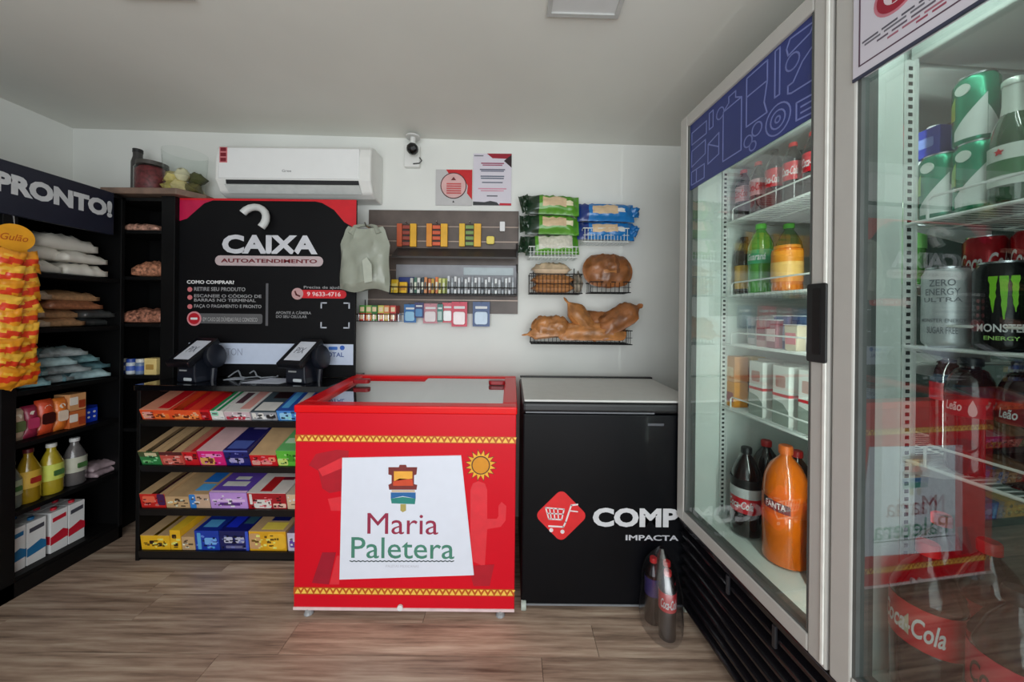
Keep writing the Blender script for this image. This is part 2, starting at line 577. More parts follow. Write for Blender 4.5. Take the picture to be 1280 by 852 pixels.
# oil and vinegar bottles on the shelf above the cartons
def bottle_mesh(t, r, h, body, capc, label, neck=.38, lab0=.28, lab1=.6, liquid=None):
    n = 16
    g = MB(body)
    g.lathe([(r * .9, 0), (r, h * .03), (r, h * .55), (r * .96, h * .62), (r * neck * 1.3, h * .82), (r * neck, h * .86), (r * neck, h * .93)], n=n)
    g.build('bottle_body', t, smooth=True)
    MB(capc).lathe([(r * neck * 1.15, h * .925), (r * neck * 1.15, h * .995), (r * neck, h)], n=12).build('cap', t, smooth=True)
    MB(label).lathe([(r * 1.012, h * lab0), (r * 1.012, h * lab1)], n=n, cap=False).build('label', t, smooth=True)

olive = M((150, 120, 26), 0.15, var=.1, coat=.6)
clear_body = M((120, 128, 122), 0.12, var=.1, coat=.6)
bots = [('small clear bottle with a pale green label beside the upright', clear_body, (214, 214, 206), (176, 190, 160), 1.63, .21, .035),
        ('olive oil bottle with a dark red cap and yellow label', olive, (90, 24, 30), (206, 166, 60), 1.69, .25, .04),
        ('yellow oil bottle with a lime label and white cap', M((170, 150, 40), .15, coat=.6), (220, 220, 214), (196, 206, 90), 1.775, .245, .042),
        ('clear vinegar bottle with a slim neck and pale label', M((96, 92, 92), .1, coat=.6), (210, 210, 210), (186, 186, 170), 1.87, .24, .044)]
for lab, body, cc, lc, x, h, r in bots:
    t = thing('oil_bottle', lab, 'bottle', (UX - .075, x, 0.385), (0, 0, R(90)), 'oil and vinegar bottles')
    bottle_mesh(t, r, h, body, M(cc, .4), M(lc, .5))
    MB(M((160, 40, 30) if 'olive' in lab else (70, 110, 60), .5)).prism(rrect(-r * .45, r * .45, h * .36, h * .47, .004), -r * 1.03, -r * .9).build('emblem', t)
for k in range(2):
    mb = MB(M((160, 140, 146), .4, var=.3, scale=30, coat=.3)).pouch(.12, .16, .035, seed=200 + k, wr=.3, flat=.7)
    place(mb, 'noodle_packet', ['pale mauve packet lying next to the vinegar bottle', 'pale mauve packet stacked on the one beside the vinegar bottle'][k], 'packet', 1.975, .1, .385 + .034 * k, R(5 - 9 * k), 'mauve packets')

# milk cartons on the bottom shelf
milk_white = M((226, 226, 226), .4, var=.02)
for grp, col, xs in (('blue', (36, 110, 160), (1.632, 1.705)), ('red', (196, 30, 50), (1.79, 1.862))):
    for i, x in enumerate(xs):
        for d in range(2):
            lab = f"white milk carton with a {grp} wave, " + [('front row by the upright', 'front row beside its twin'), ('behind the first in its row', 'behind the second in its row')][d][i]
            t = thing('milk_carton', lab, 'carton', (UX - .05 - .085 * d, x, .089), (0, 0, R(90)), f'{grp} and white milk cartons')
            MB(milk_white).box(-.034, .034, 0, .08, 0, .2).build('carton', t, bevel=.0015)
            w = MB(M(col, .4))
            w.prism([(-.034, .04), (.034, .052), (.034, .085), (.015, .10), (-.01, .088), (-.034, .078)], -.0012, 0)
            w.box(-.0352, -.034, .002, .078, .045, .085)
            w.box(.034, .0352, .002, .078, .05, .085)
            w.build('printed_wave', t)
            l = MB(M(col, .4) if i == 0 else M((70, 70, 80), .5))
            l.prism([(-.026, .15), (.026, .156), (.026, .176), (-.026, .17)], -.0012, 0)
            l.build('printed_name', t)
            MB(M(col, .4)).lathe([(.011, .2), (.011, .212)], cx=0, cy=.03, n=12).build('cap', t)

# a yellow packet at the foot of the next bay
mb = MB(M((216, 190, 70), .5, var=.2)).pouch(.12, .16, .05, seed=230, wr=.2, flat=.7)
place(mb, 'snack_packet', 'pale yellow packet on the bottom shelf past the upright', 'packet', 1.47, .09, .089)

# hanging strip of snack packets with its round tag
t = thing('snack_strip', 'yellow hanging snack strip with a round yellow tag on top', 'snack strip', (UX + .03, 1.578, 0.96), (0, 0, R(78)))
MB(M((222, 160, 24), .5)).box(-.022, .022, -.001, .001, 0, .62).build('strip', t)
MB(chrome).tube([(-.016, 0, .705), (-.016, .005, .745), (-.016, .025, .758)], .0025, 6).build('hook', t)
tg = MB(M((232, 160, 28), .5)).prism(circle(-.016, .652, .06, 28), -.003, .0).build('round_tag', t)
text('Gulão', -.055, .023, .638, .668, -.0036, M((190, 90, 10), .5), tg, shear=.3, bold=.01)
chip = [M((232, 150, 30), .35, var=.12, coat=.4), M((214, 60, 26), .35, var=.15, coat=.4), M((240, 184, 60), .35, var=.1, coat=.4)]
posw = ['topmost', 'second from the top', 'third from the top', 'fourth from the top', 'fifth from the top', 'sixth from the top', 'seventh from the top', 'eighth from the top', 'lowest']
for i in range(9):
    for s in range(2):
        z = 1.505 - i * .062
        rg_ = random.Random(900 + 2 * i + s)
        xx = 1.558 + (-.052 if s == 0 else .014) + rg_.uniform(-.006, .006)
        lab = f"yellow-red snack packet, {posw[i]} on the strip's " + ('storefront side' if s == 0 else 'far side')
        t = thing('chip_packet', lab, 'packet', (UX + .065 - .012 * s, xx, z), (R(8 + rg_.uniform(-8, 10)), R(rg_.uniform(-12, 12)), R(74 + 12 * s + rg_.uniform(-12, 12))), 'snack packets clipped to the hanging strip')
        Xm = Matrix.Translation((0, 0, 0)) @ Matrix.Rotation(R(90), 4, 'X') @ Matrix.Rotation(R(12 if s else -8), 4, 'Z')
        MB(chip[i % 2 * 2]).pouch(.082, .104, .034, nx=10, ny=9, seed=300 + i * 2 + s, wr=.35, X=Xm,
                                  bands=[(.1, .55, .3, .5, chip[1]), (.45, .95, .5, .72, chip[1]), (.2, .5, .62, .8, chip[2 - i % 2 * 2])]).build('bag', t)

# ================================================================ corner tower with a wooden top
tw = thing('corner_tower', 'narrow black open tower in the corner beneath a wooden top', 'shelf tower', (-2.31, 2.04, 0))
MB(black_lam).box(0, .29, .22, .235, 0, 1.955).build('back_panel', tw)
MB(black_lam).box(-.015, 0, 0, .235, 0, 1.955).build('side_panel', tw)
MB(black_lam).box(.29, .368, 0, .235, 0, 1.955).build('side_panel', tw, bevel=.002)
for z in (.62, .925, 1.222, 1.492, 1.758, 1.945):
    MB(black_lam).box(0, .29, .0, .22, z - .02, z).build('shelf', tw, bevel=.002)
wood = M((128, 104, 90), .55, var=.25, scale=14, name='wood_top')
MB(wood).prism([(-.03, -.26), (.40, -.26), (.47, -.19), (.47, -.12), (.40, -.0), (-.03, 0)], 0, .035,
               X=Matrix.Translation((0, -.03, 1.958)) @ Matrix.Rotation(R(90), 4, 'X') @ Matrix.Scale(-1, 4, (0, 1, 0)) @ Matrix.Scale(-1, 4, (0, 1, 0))).build('wooden_top', tw, bevel=.004)
nut = [M((156, 104, 84), .5, var=.85, scale=75, coat=.4), M((166, 112, 86), .5, var=.85, scale=65, coat=.4), M((176, 132, 114), .5, var=.8, scale=70, coat=.4)]
for k, (lab, x, z, L, T, n) in enumerate((('flat clear bag of nuts on the tower\'s top shelf', .135, 1.759, .22, .045, 2),
                                          ('heaped bag of nuts against the tower side, second shelf', .2, 1.493, .17, .09, 1),
                                          ('bulging bag of mixed nuts on the tower\'s third shelf', .165, 1.223, .22, .085, 0))):
    o = MB(nut[n]).pouch(L, .17, T, nx=12, ny=9, seed=400 + k, wr=.3, flat=.8, bands=[(.72, .86, .3, .7, print_grey)]).build('nut_bag', None, (-2.31 + x, 2.13, z), (0, 0, R(4)))
    tag(o, lab, 'bag', 'nut bags in the corner tower')
smalls = [('small dark blue jar on the tower shelf level with the checkout', (40, 60, 120), .03), ('white lidded jar with a blue label on the tower shelf', (190, 196, 200), .085),
          ('silver blue tin between the jar and the cream box', (110, 130, 160), .14)]
for k, (lab, c, x) in enumerate(smalls):
    t = thing('small_jar', lab, 'jar', (-2.31 + x, 2.08, .926), (0, 0, 0), 'small jars in the tower')
    MB(M(c, .3)).lathe([(.022, 0), (.024, .008), (.024, .06), (.02, .068)], n=14).build('jar', t, smooth=True)
    MB(M((210, 210, 206) if k != 1 else (40, 70, 150), .4)).lathe([(.022, .068), (.022, .088)], n=14).build('lid', t, smooth=True)
    MB(M((60, 90, 170) if k else (200, 200, 200), .5)).lathe([(.0245, .02), (.0245, .048)], n=14, cap=False).build('label', t, smooth=True)
t = thing('cream_box', 'cream yellow box at the tower edge by the card terminal', 'box', (-2.31 + .225, 2.05, .926))
MB(M((226, 200, 130), .6)).box(-.035, .035, 0, .06, 0, .095).build('carton', t, bevel=.002)
MB(M((176, 140, 70), .6)).prism(rrect(-.025, .02, .03, .06, .004), -.001, 0).build('label', t)

# jars on the wooden top
jar_glass = glass_mat('clear_plastic', (.93, .95, .94), 1.35)
cont = M((104, 40, 44), .5, var=.5, scale=60)
t = thing('storage_jar', 'clear jar of dark red sweets standing on the wooden top', 'jar', (-2.195, 2.16, 1.994))
MB(jar_glass).lathe([(.07, 0), (.082, .01), (.082, .15), (.074, .17), (.072, .175)], n=20).build('jar', t, smooth=True)
MB(cont).lathe([(.066, .006), (.076, .02), (.078, .14), (.06, .165)], n=18).build('sweets', t, smooth=True)
MB(M((70, 66, 62), .5)).lathe([(.074, .172), (.074, .195), (.0, .197)], n=20).build('lid', t, smooth=True)
t = thing('storage_jar', 'tall dark bottle-shaped jar behind the red sweets', 'jar', (-2.285, 2.16, 1.994))
MB(M((60, 58, 56), .4)).lathe([(.028, 0), (.03, .01), (.03, .2), (.022, .235), (.022, .26)], n=16).build('jar', t, smooth=True)
MB(M((30, 30, 30), .5)).lathe([(.024, .258), (.024, .28)], n=14).build('lid', t, smooth=True)
t = thing('storage_tub', 'big clear flared tub holding yellow wrapped sweets on the wooden top', 'tub', (-1.995, 2.16, 1.994))
MB(jar_glass).lathe([(.085, 0), (.095, .01), (.108, .26)], n=22, cap=False).build('tub', t, smooth=True)
MB(jar_glass).lathe([(.085, 0), (.085, .003)], n=22).build('base', t, smooth=True)
for k, (cx, cy, z, c) in enumerate(((-.05, -.03, .004, (206, 190, 110)), (.0, -.04, .004, (226, 210, 150)), (.05, -.02, .004, (110, 104, 60)), (-.03, .03, .004, (190, 170, 100)), (.03, .03, .004, (220, 204, 140)),
                                  (-.03, -.02, .07, (214, 196, 120)), (.015, -.03, .075, (236, 228, 190)), (.055, .02, .07, (90, 92, 56)))):
    o = MB(M(c, .5, var=.2)).pouch(.095, .075, .07, nx=6, ny=5, seed=430 + k, wr=.3).build('wrapped_sweet', None, (-1.995 + cx, 2.16 + cy, 1.996 + z), (R(15 * (k % 3)), R(10), R(50 * k)))
    tag(o, 'wrapped yellow or green sweet inside the big clear tub', 'sweet', 'sweets in the clear tub')
# ================================================================ self-checkout counter with sweets shelves
GX, GD = -1.94, 1.84
G = thing('checkout_counter', 'black self-checkout counter with four sloping shelves of sweets', 'counter', (GX, GD, 0))
GW = 1.0
MB(black_lam).box(0, .02, 0, .42, 0, .885).build('side_panel', G, bevel=.002)
MB(black_lam).box(GW - .02, GW, 0, .42, 0, .885).build('side_panel', G, bevel=.002)
MB(black_lam).box(.02, GW - .02, .37, .385, 0, .885).build('back_panel', G)
MB(black_gloss).box(.0, GW + .005, -.015, .425, .885, .915).build('counter_top', G, bevel=.003)
MB(black_lam).box(.02, GW - .02, .012, .03, 0, .03).build('plinth', G)
ROWS = [(.728, 20), (.492, 18), (.268, 11), (.050, 7)]
DEP = .30
for z, tl in ROWS:
    X = Matrix.Translation((0, .004, z)) @ Matrix.Rotation(R(tl), 4, 'X')
    sh = MB(black_lam).box(.021, GW - .021, 0, DEP, -.014, 0, X=X).build('shelf', G)
    MB(black_plastic).box(.021, GW - .021, -.008, 0, -.032, .006, X=X).build('price_rail', sh)


def sweets_box(row, p0, p1, h, L, label, front, top, side=None, art=(), topart=(), opening=None, bars=None, backh=None):
    """display carton on a sloping shelf; p0..p1 = pixel span of its front; art = (u0,u1,v0,v1,material) patches"""
    z, tl = ROWS[row]
    h *= (1.2, 1.35, 1.3, 1.45)[row]
    if backh: backh *= (1, 1.3, 1.2, 1.2)[row]
    x0, x1 = at(p0, 600, GD).x, at(p1, 600, GD).x
    w = x1 - x0
    hb = backh or h
    t = thing('sweets_box', label, 'box', (x0, GD + .01, z + .003), (R(tl), 0, 0), 'sweets boxes on the checkout shelves')
    side = side or front
    c = MB(front, side, top)
    tk = .003
    # walls
    c.box(0, w, 0, tk, 0, h, 0)
    for a in (0, w - tk):
        c.raw([(a, tk, 0), (a + tk, tk, 0), (a + tk, L, 0), (a, L, 0), (a, tk, h), (a + tk, tk, h), (a + tk, L, hb), (a, L, hb)],
              [(0, 3, 2, 1), (4, 5, 6, 7), (0, 1, 5, 4), (1, 2, 6, 5), (2, 3, 7, 6), (3, 0, 4, 7)], 1)
    c.box(tk, w - tk, L - tk, L, 0, hb, 1)
    c.box(tk, w - tk, tk, L - tk, 0, tk, 2)
    c.build('carton', t)
    u0, u1 = opening if opening else (2, 2)

    def lid(a, b, mat, nm, lift=0.0, v0=0.0, v1=1.0, par=None, th=.002):
        zz = lambda v: h + (hb - h) * v + lift
        m_ = MB(mat)
        q = [(a * w, v0 * L), (b * w, v0 * L), (b * w, v1 * L), (a * w, v1 * L)]
        m_.raw([(x, y, zz(y / L)) for x, y in q] + [(x, y, zz(y / L) + th) for x, y in q],
               [(3, 2, 1, 0), (4, 5, 6, 7), (0, 1, 5, 4), (1, 2, 6, 5), (2, 3, 7, 6), (3, 0, 4, 7)])
        return m_.build(nm, par or t)
    if opening:
        lp = None
        if u0 > .02: lp = lid(0, u0, top, 'flap')
        if u1 < .98: lp = lid(u1, 1, top, 'flap')
    else:
        lp = lid(0, 1, top, 'lid')
    if art:
        for k, (a, b, v0, v1, mt) in enumerate(art):
            MB(mt).prism(rrect(a * w, b * w, v0 * h, v1 * h, min((b - a) * w, (v1 - v0) * h) * .2, 2), -.001 - .0002 * k, 0).build('print', t)
    for (a, b, v0, v1, mt) in topart:
        lid(a, b, mt, 'print', .0022, v0, v1, None, .0006)
    rg = random.Random(p0 * 7 + row)
    fc = [int(255 * (max(0, c) ** (1 / 2.2))) for c in front.node_tree.nodes['Color Ramp'].color_ramp.elements[1].color[:3]]
    lite = M(tuple(min(235, v + 90) for v in fc), .5)
    dark = M(tuple(int(v * .45) for v in fc), .5)
    pm = MB(lite, dark)
    for k in range(max(4, int(w / .008))):
        a, q = w * (.06 + .78 * rg.random()), h * (.1 + .68 * rg.random())
        pm.box(a, min(a + .004 + rg.random() * .018, w * .96), -.0024, -.0002, q, min(q + .003 + rg.random() * .008, h * .93), rg.randint(0, 1))
    tag(pm.build('printed_marks', t), kind='stuff')
    if bars:
        n, mt = bars
        span = (u1 - u0) * w
        for k in range(n):
            q = Matrix.Translation(t.location) @ Matrix.Rotation(R(tl), 4, 'X')
            bx = u0 * w + span * (k + .5) / n
            bw = span / n * .9
            for lay in range(max(1, int((h - .006) / .018))):
                o = MB(mt).pouch(L * .86, bw, .017, nx=8, ny=4, seed=500 + k + p0, wr=.1, X=Matrix.Rotation(R(90), 4, 'Z')).build('candy_bar', None, q @ Vector((bx, L * .5, .004 + .0175 * lay)), (R(tl), 0, 0))
                tag(o, 'candy bar lying in the ' + label.split(',')[0], 'candy bar', 'candy bars in the ' + label)
    return t


m = lambda *c, **k: M(c, k.pop('rough', .45), var=k.pop('var', .06), coat=.25, **k)
org, red, drk, pnk, mag = m(232, 84, 40), m(206, 24, 34), m(40, 20, 24), m(226, 160, 150), m(220, 30, 120)
wht, grn, nav, tan, ylw, blu, cyn = m(226, 222, 216), m(40, 150, 92), m(26, 28, 104), tan_card, m(238, 184, 34), m(24, 70, 190), m(90, 170, 226)
lime, pur, lil, gry, sal = m(96, 190, 60), m(106, 74, 178), m(196, 150, 222), m(150, 152, 158), m(226, 150, 120)

# top row
sweets_box(0, 175.5, 212, .048, .27, 'salmon sided orange sweets box at the counter end, top shelf', org, sal, art=[(.05, .4, .1, .8, pnk), (.45, .95, .1, .6, m(240, 120, 50))], topart=[(.55, .95, .05, .95, red)])
sweets_box(0, 212, 250, .048, .27, 'bright red-orange sweets box with a dark opening, top shelf', org, m(222, 60, 40), art=[(.1, .9, .1, .5, m(246, 140, 70))], opening=(.12, .62), bars=(2, red), backh=.062)
sweets_box(0, 250, 262, .05, .16, 'narrow deep red packet box beside the white and green box', red, red, art=[(.1, .9, .3, .8, m(150, 10, 20))])
sweets_box(0, 263, 279, .045, .25, 'white sweets box with green stripes on its lid', wht, wht, topart=[(.0, .3, 0, 1, grn), (.5, .75, 0, 1, grn)], art=[(.05, .6, .5, .95, m(140, 210, 180))])
sweets_box(0, 280, 312, .042, .25, 'white and pink mint box with dark dots on the lid', m(206, 180, 186), wht, topart=[(.05, .35, .3, .7, m(90, 60, 70)), (.5, .9, .1, .8, pnk)], art=[(.05, .8, .1, .45, m(190, 50, 70))])
sweets_box(0, 313, 345, .042, .25, 'grey and black chewing gum box with white letters', gry, m(70, 84, 92), topart=[(.1, .9, .05, .35, wht), (.3, .95, .5, .9, drk)], art=[(.05, .2, .2, .9, wht), (.3, .5, .2, .9, wht), (.6, .95, .3, .7, m(30, 30, 36))])
sweets_box(0, 346, 376, .05, .25, 'light blue chewing gum box next to the red freezer, top shelf', m(70, 140, 214), m(44, 84, 170), topart=[(.1, .4, .1, .9, cyn), (.6, .9, .2, .8, wht)], art=[(.1, .6, .1, .8, m(150, 206, 240))])
# a red package lying behind the orange boxes
z, tl = ROWS[0]
o = MB(red).pouch(.2, .1, .035, seed=41, wr=.2, bands=[(.3, .7, .3, .7, m(120, 10, 20))]).build('red_packet', None, (at(243, 500, 2.02).x, 2.055, .865), (R(tl), 0, 0))
# it leans on the back of the orange boxes
o.location = (at(236, 500, 1.99).x, GD + .01 + .21 * cos(R(tl)), ROWS[0][0] + .003 + .066 * cos(R(tl)) + .21 * sin(R(tl)))
tag(o, 'dark red soft packet lying on top of the orange sweets boxes', 'packet')
# second row
sweets_box(1, 175.5, 200, .06, .27, 'tan topped chocolate box with a green front, second shelf', m(50, 130, 70), tan, side=tan, art=[(.0, 1, .62, 1, m(70, 84, 50)), (.3, .9, .66, .92, m(214, 200, 160)), (.1, .5, .15, .35, m(120, 190, 120))], opening=(.38, .72), bars=(1, drk))
sweets_box(1, 201, 229, .06, .27, 'tan topped chocolate box with a coral front, second shelf', m(200, 84, 72), tan, side=tan, art=[(.1, .85, .15, .5, m(222, 120, 104)), (0, 1, .75, 1, m(90, 40, 40))], opening=(.3, .62), bars=(1, m(70, 24, 30)))
sweets_box(1, 230, 248, .06, .26, 'plain red sweets box squeezed between coral and magenta boxes', red, m(196, 120, 100), art=[(.1, .6, .4, .7, m(240, 160, 160))], topart=[(.6, 1, 0, 1, red)])
sweets_box(1, 249, 281, .066, .22, 'magenta marshmallow box with a pale pink lid', mag, m(232, 190, 190), art=[(.05, .6, .05, .6, m(226, 170, 90)), (.3, .9, .6, .8, m(244, 150, 200)), (.35, .55, .25, .5, m(120, 60, 40))])
sweets_box(1, 282, 312, .07, .25, 'dark navy wafer box with pale lettering on the front', nav, m(34, 30, 96), art=[(.15, .75, .2, .5, m(170, 160, 210)), (.0, 1, .9, 1, m(90, 100, 180))], topart=[(.1, .9, .05, .3, m(80, 96, 170)), (.3, .9, .7, .8, m(150, 140, 180))])
sweets_box(1, 313, 346, .05, .29, 'red fronted box with a long plain tan lid', red, tan, side=m(150, 30, 30), art=[(.05, .35, .1, .5, pnk), (.4, .8, .15, .5, m(230, 150, 140)), (.7, .95, .4, .8, m(240, 140, 110))], backh=.08)
sweets_box(1, 347, 378, .07, .2, 'lime green sweets box beside the red freezer, second shelf', lime, m(110, 186, 110), art=[(.0, .4, .05, .5, m(210, 226, 120)), (.4, .95, .3, .7, m(70, 160, 40))], topart=[(.1, .9, .3, .5, m(200, 230, 190)), (.3, 1, .7, .9, grn)])
# third row
sweets_box(2, 175.5, 206, .062, .27, 'tan chocolate bar box with a scarlet front and dark gap, third shelf', m(206, 40, 34), tan, side=tan, art=[(.1, .6, .4, .85, m(240, 110, 80)), (.7, 1, .2, 1, m(70, 30, 80))], opening=(.5, .84), bars=(1, m(60, 24, 34)))
sweets_box(2, 207, 236, .05, .27, 'plain tan carton beside the blue printed one, third shelf', tan, tan, side=tan, art=[(.1, .5, .3, .7, m(214, 170, 110))])
sweets_box(2, 237, 262, .062, .27, 'tan carton with a bright blue printed lid, third shelf', m(206, 172, 146), tan, side=blu, topart=[(.0, .75, .35, .8, m(40, 120, 210)), (.1, .8, .1, .3, cyn), (.2, .6, .85, .95, m(30, 80, 170))], art=[(.0, .3, 0, 1, m(50, 130, 210))])
sweets_box(2, 263, 309, .07, .26, 'purple chocolate box with white script on the lid', lil, pur, side=m(170, 120, 206), topart=[(.15, .8, .2, .34, wht), (.3, .7, .4, .5, wht), (.0, 1, .0, .06, m(240, 200, 240))], art=[(.05, .95, .45, .6, m(226, 190, 236)), (.25, .8, .2, .38, m(90, 40, 130))])
sweets_box(2, 310, 358, .07, .26, 'white box with a red and white front and lid flash', m(170, 24, 34), m(232, 222, 214), side=wht, art=[(.15, .6, .05, .6, wht), (.65, .98, .08, .35, m(240, 200, 180)), (.05, .12, .3, .95, wht)], topart=[(.3, .6, .05, .5, m(190, 30, 36)), (.6, .9, .4, .5, m(120, 30, 50))])
sweets_box(2, 359, 380, .065, .26, 'cream carton squeezed against the red freezer, third shelf', m(226, 196, 160), m(214, 196, 174))
# bottom row
sweets_box(3, 176, 212, .055, .27, 'yellow biscuit box with dark spots and a tan flap, bottom shelf', ylw, tan, side=ylw, art=[(.3, .45, .4, .65, drk), (.6, .72, .25, .5, drk)], opening=(.45, .6), bars=(1, m(60, 40, 20)))
sweets_box(3, 213, 226, .075, .2, 'slim yellow packet box with dark dots next to the spotted box', ylw, m(244, 196, 50), art=[(.2, .6, .6, .8, drk), (.3, .7, .2, .4, drk)])
sweets_box(3, 227, 243, .05, .24, 'tan carton beside the first blue biscuit box, bottom shelf', tan, tan, side=tan)
sweets_box(3, 244, 274, .075, .27, 'royal blue biscuit box with cyan print, bottom shelf', m(24, 60, 170), m(24, 48, 150), side=blu, art=[(.1, .25, .05, .9, cyn), (.4, .9, .3, .65, m(120, 180, 240)), (.5, .8, .1, .2, cyn)], topart=[(.2, .8, .1, .3, cyn), (.5, .8, .55, .75, m(190, 190, 220)), (.1, .4, .4, .5, cyn)])
sweets_box(3, 275, 311, .075, .27, 'midnight blue cookie box with white letters, bottom shelf', m(20, 26, 90), m(20, 24, 110), art=[(.15, .45, .4, .7, m(200, 200, 220)), (.55, .85, .4, .7, m(190, 190, 210)), (.2, .8, .12, .25, m(110, 110, 150)), (.9, 1, 0, 1, m(60, 90, 210))], topart=[(.1, .5, .1, .7, m(30, 50, 210)), (.6, .95, .2, .8, m(50, 90, 110))])
sweets_box(3, 312, 358, .075, .26, 'golden yellow cookie box with a navy panel on a tan lid', m(226, 168, 30), tan, side=tan, art=[(.5, .98, .1, .9, m(244, 190, 50)), (.0, .3, .1, .9, m(206, 160, 110))], topart=[(.35, .85, .3, .75, m(24, 30, 100)), (.3, .9, .05, .25, m(250, 220, 90))])
sweets_box(3, 360, 382, .07, .26, 'white and purple packet box half hidden by the red freezer', m(214, 206, 226), m(120, 100, 120), art=[(.1, .6, .2, .6, m(110, 80, 170))])

# ---------------------------------------------------------------- the board on the wall above the counter
BY = 2.07
BX = at(222, 360, BY).x
B = thing('checkout_board', 'tall black CAIXA self-checkout board with red corners on the wall', 'sign board', (BX, BY, .9))
BWd, BH = at(444.5, 360, BY).x - BX, at(330, 248.5, BY).z - .9
bb = M((9, 9, 12), .55, var=.15, scale=4, name='board_black', spec=.2)
MB(bb).box(0, BWd, 0, .016, .02, BH).build('panel', B, bevel=.002)
MB(print_red).box(0, BWd, -.0012, 0, BH - .012, BH).build('red_edge', B)
MB(M((190, 16, 70), .5)).prism([(0, BH - .012), (0, BH - .135), (.05, BH - .12), (.10, BH - .075), (.15, BH - .03), (.2, BH - .012)], -.0012, 0).build('red_corner', B)
MB(print_red).prism([(BWd, BH - .012), (BWd, BH - .17), (BWd - .07, BH - .13), (BWd - .13, BH - .06), (BWd - .2, BH - .02), (BWd - .24, BH - .012)], -.0012, 0).build('red_corner', B)


def bz(px, py):
    p = at(px, py, BY)
    return p.x - BX, p.z - .9


def btext(s, p0, p1, mat=print_white, **k):
    a, b = bz(*p0), bz(*p1)
    return text(s, a[0], b[0], b[1], a[1], -.0018, mat, B, **k)


btext('CAIXA', (278, 293), (397, 318), M((205, 206, 212), .5), bold=.045)
a, b = bz(269, 319), bz(404, 333)
MB(M((190, 172, 174), .55)).prism(rrect(a[0], b[0], b[1], a[1], (a[1] - b[1]) * .49), -.0012, 0).build('pill', B)
text('AUTOATENDIMENTO', a[0] + .035, b[0] - .035, b[1] + .018, a[1] - .018, -.0024, M((110, 24, 36), .5), B, bold=.03)
btext('COMO COMPRAR?', (234, 350), (293, 355), bold=.03)
btext('RETIRE SEU PRODUTO', (243, 358.5), (307, 364), print_grey, bold=.02)
btext('ESCANEIE O CÓDIGO DE\nBARRAS NO TERMINAL', (243, 366.5), (327, 377.5), print_grey, bold=.02)
btext('FAÇA O PAGAMENTO E PRONTO', (243, 380), (327, 386), print_grey, bold=.02)
d = MB(M((214, 120, 124), .5))
for py in (361.5, 371.5, 383):
    d.prism(circle(*bz(237.5, py), .014, 14), -.0014, 0)
tag(d.build('bullet_dots', B), kind='stuff')
a, b = bz(233, 390), bz(328, 406)
MB(M((90, 90, 92), .5)).prism(rrect(a[0] + .03, b[0], b[1] + .006, a[1] - .006, .012), -.001, 0).build('notice_bar', B)
btext('EM CASO DE DÚVIDAS FALE CONOSCO', (254, 395), (322, 402), M((170, 170, 170), .5), bold=.01)
c = bz(243, 398)
MB(M((214, 140, 146), .5)).prism(circle(*c, .042, 22), -.0018, 0).build('no_entry_ring', B)
MB(M((180, 24, 40), .5)).prism(circle(*c, .033, 22), -.0024, 0).build('no_entry_disc', B)
MB(print_white).prism(rrect(c[0] - .02, c[0] + .02, c[1] - .006, c[1] + .006, .003), -.003, 0).build('no_entry_bar', B)
a, b = bz(332.5, 354), bz(335, 407)
MB(M((90, 90, 94), .5)).box(a[0], b[0], -.001, 0, b[1], a[1]).build('divider_line', B)
btext('Precisa de ajuda?', (380, 357), (430, 362), print_grey, bold=.01)
a, b = bz(374, 362), bz(433, 373)
MB(print_red).prism(rrect(a[0], b[0], b[1], a[1], (a[1] - b[1]) * .48), -.0012, 0).build('phone_pill', B)
c = bz(372, 367)
MB(M((190, 150, 150), .5)).prism(circle(*c, .034, 20), -.002, 0).build('phone_disc', B)
MB(M((90, 20, 24), .5)).stroke([(c[0] - .014, c[1] + .014), (c[0] - .006, c[1] - .006), (c[0] + .014, c[1] - .014)], .009, -.0026, 0).build('phone_mark', B)
btext('9 9633-4716', (384, 364.5), (426, 370.5), M((236, 200, 200), .5), bold=.02)
btext('APONTE A CÂMERA\nDO SEU CELULAR', (345, 388), (389, 397.5), print_grey, bold=.01)
q = MB(M((186, 190, 200), .5))
a, b = bz(406, 381), bz(432, 407)
x0, x1, z1, z0 = a[0] - .02, b[0] + .02, a[1] + .012, b[1] - .012
L_ = .03
for sx, sz in ((0, 0), (0, 1), (1, 0), (1, 1)):
    xx, zz = (x0, x1)[sx], (z0, z1)[sz]
    q.stroke([(xx + (L_ if sx == 0 else -L_), zz), (xx, zz), (xx, zz + (L_ if sz == 0 else -L_))], .007, -.0014, 0)
q.build('scan_corners', B)
a, b = bz(275, 428.5), bz(441.5, 456)
band = MB(M((196, 206, 226), .4, var=.03)).box(bz(236, 428)[0], b[0], -.001, 0, b[1], a[1]).build('pale_band', B)
btext('TON', (283, 435), (303, 444), M((150, 158, 180), .5))
btext('TOTAL', (404, 440), (430, 446), M((70, 90, 150), .5), bold=.02)
MB(M((40, 90, 180), .5)).prism(circle(*bz(428, 434.5), .014, 16), -.0022, 0).build('blue_logo', B)
MB(M((60, 110, 190), .5)).prism(rrect(bz(411, 436)[0], bz(422, 436)[0], bz(411, 437)[1], bz(411, 433)[1], .005), -.0022, 0).build('blue_logo', B)

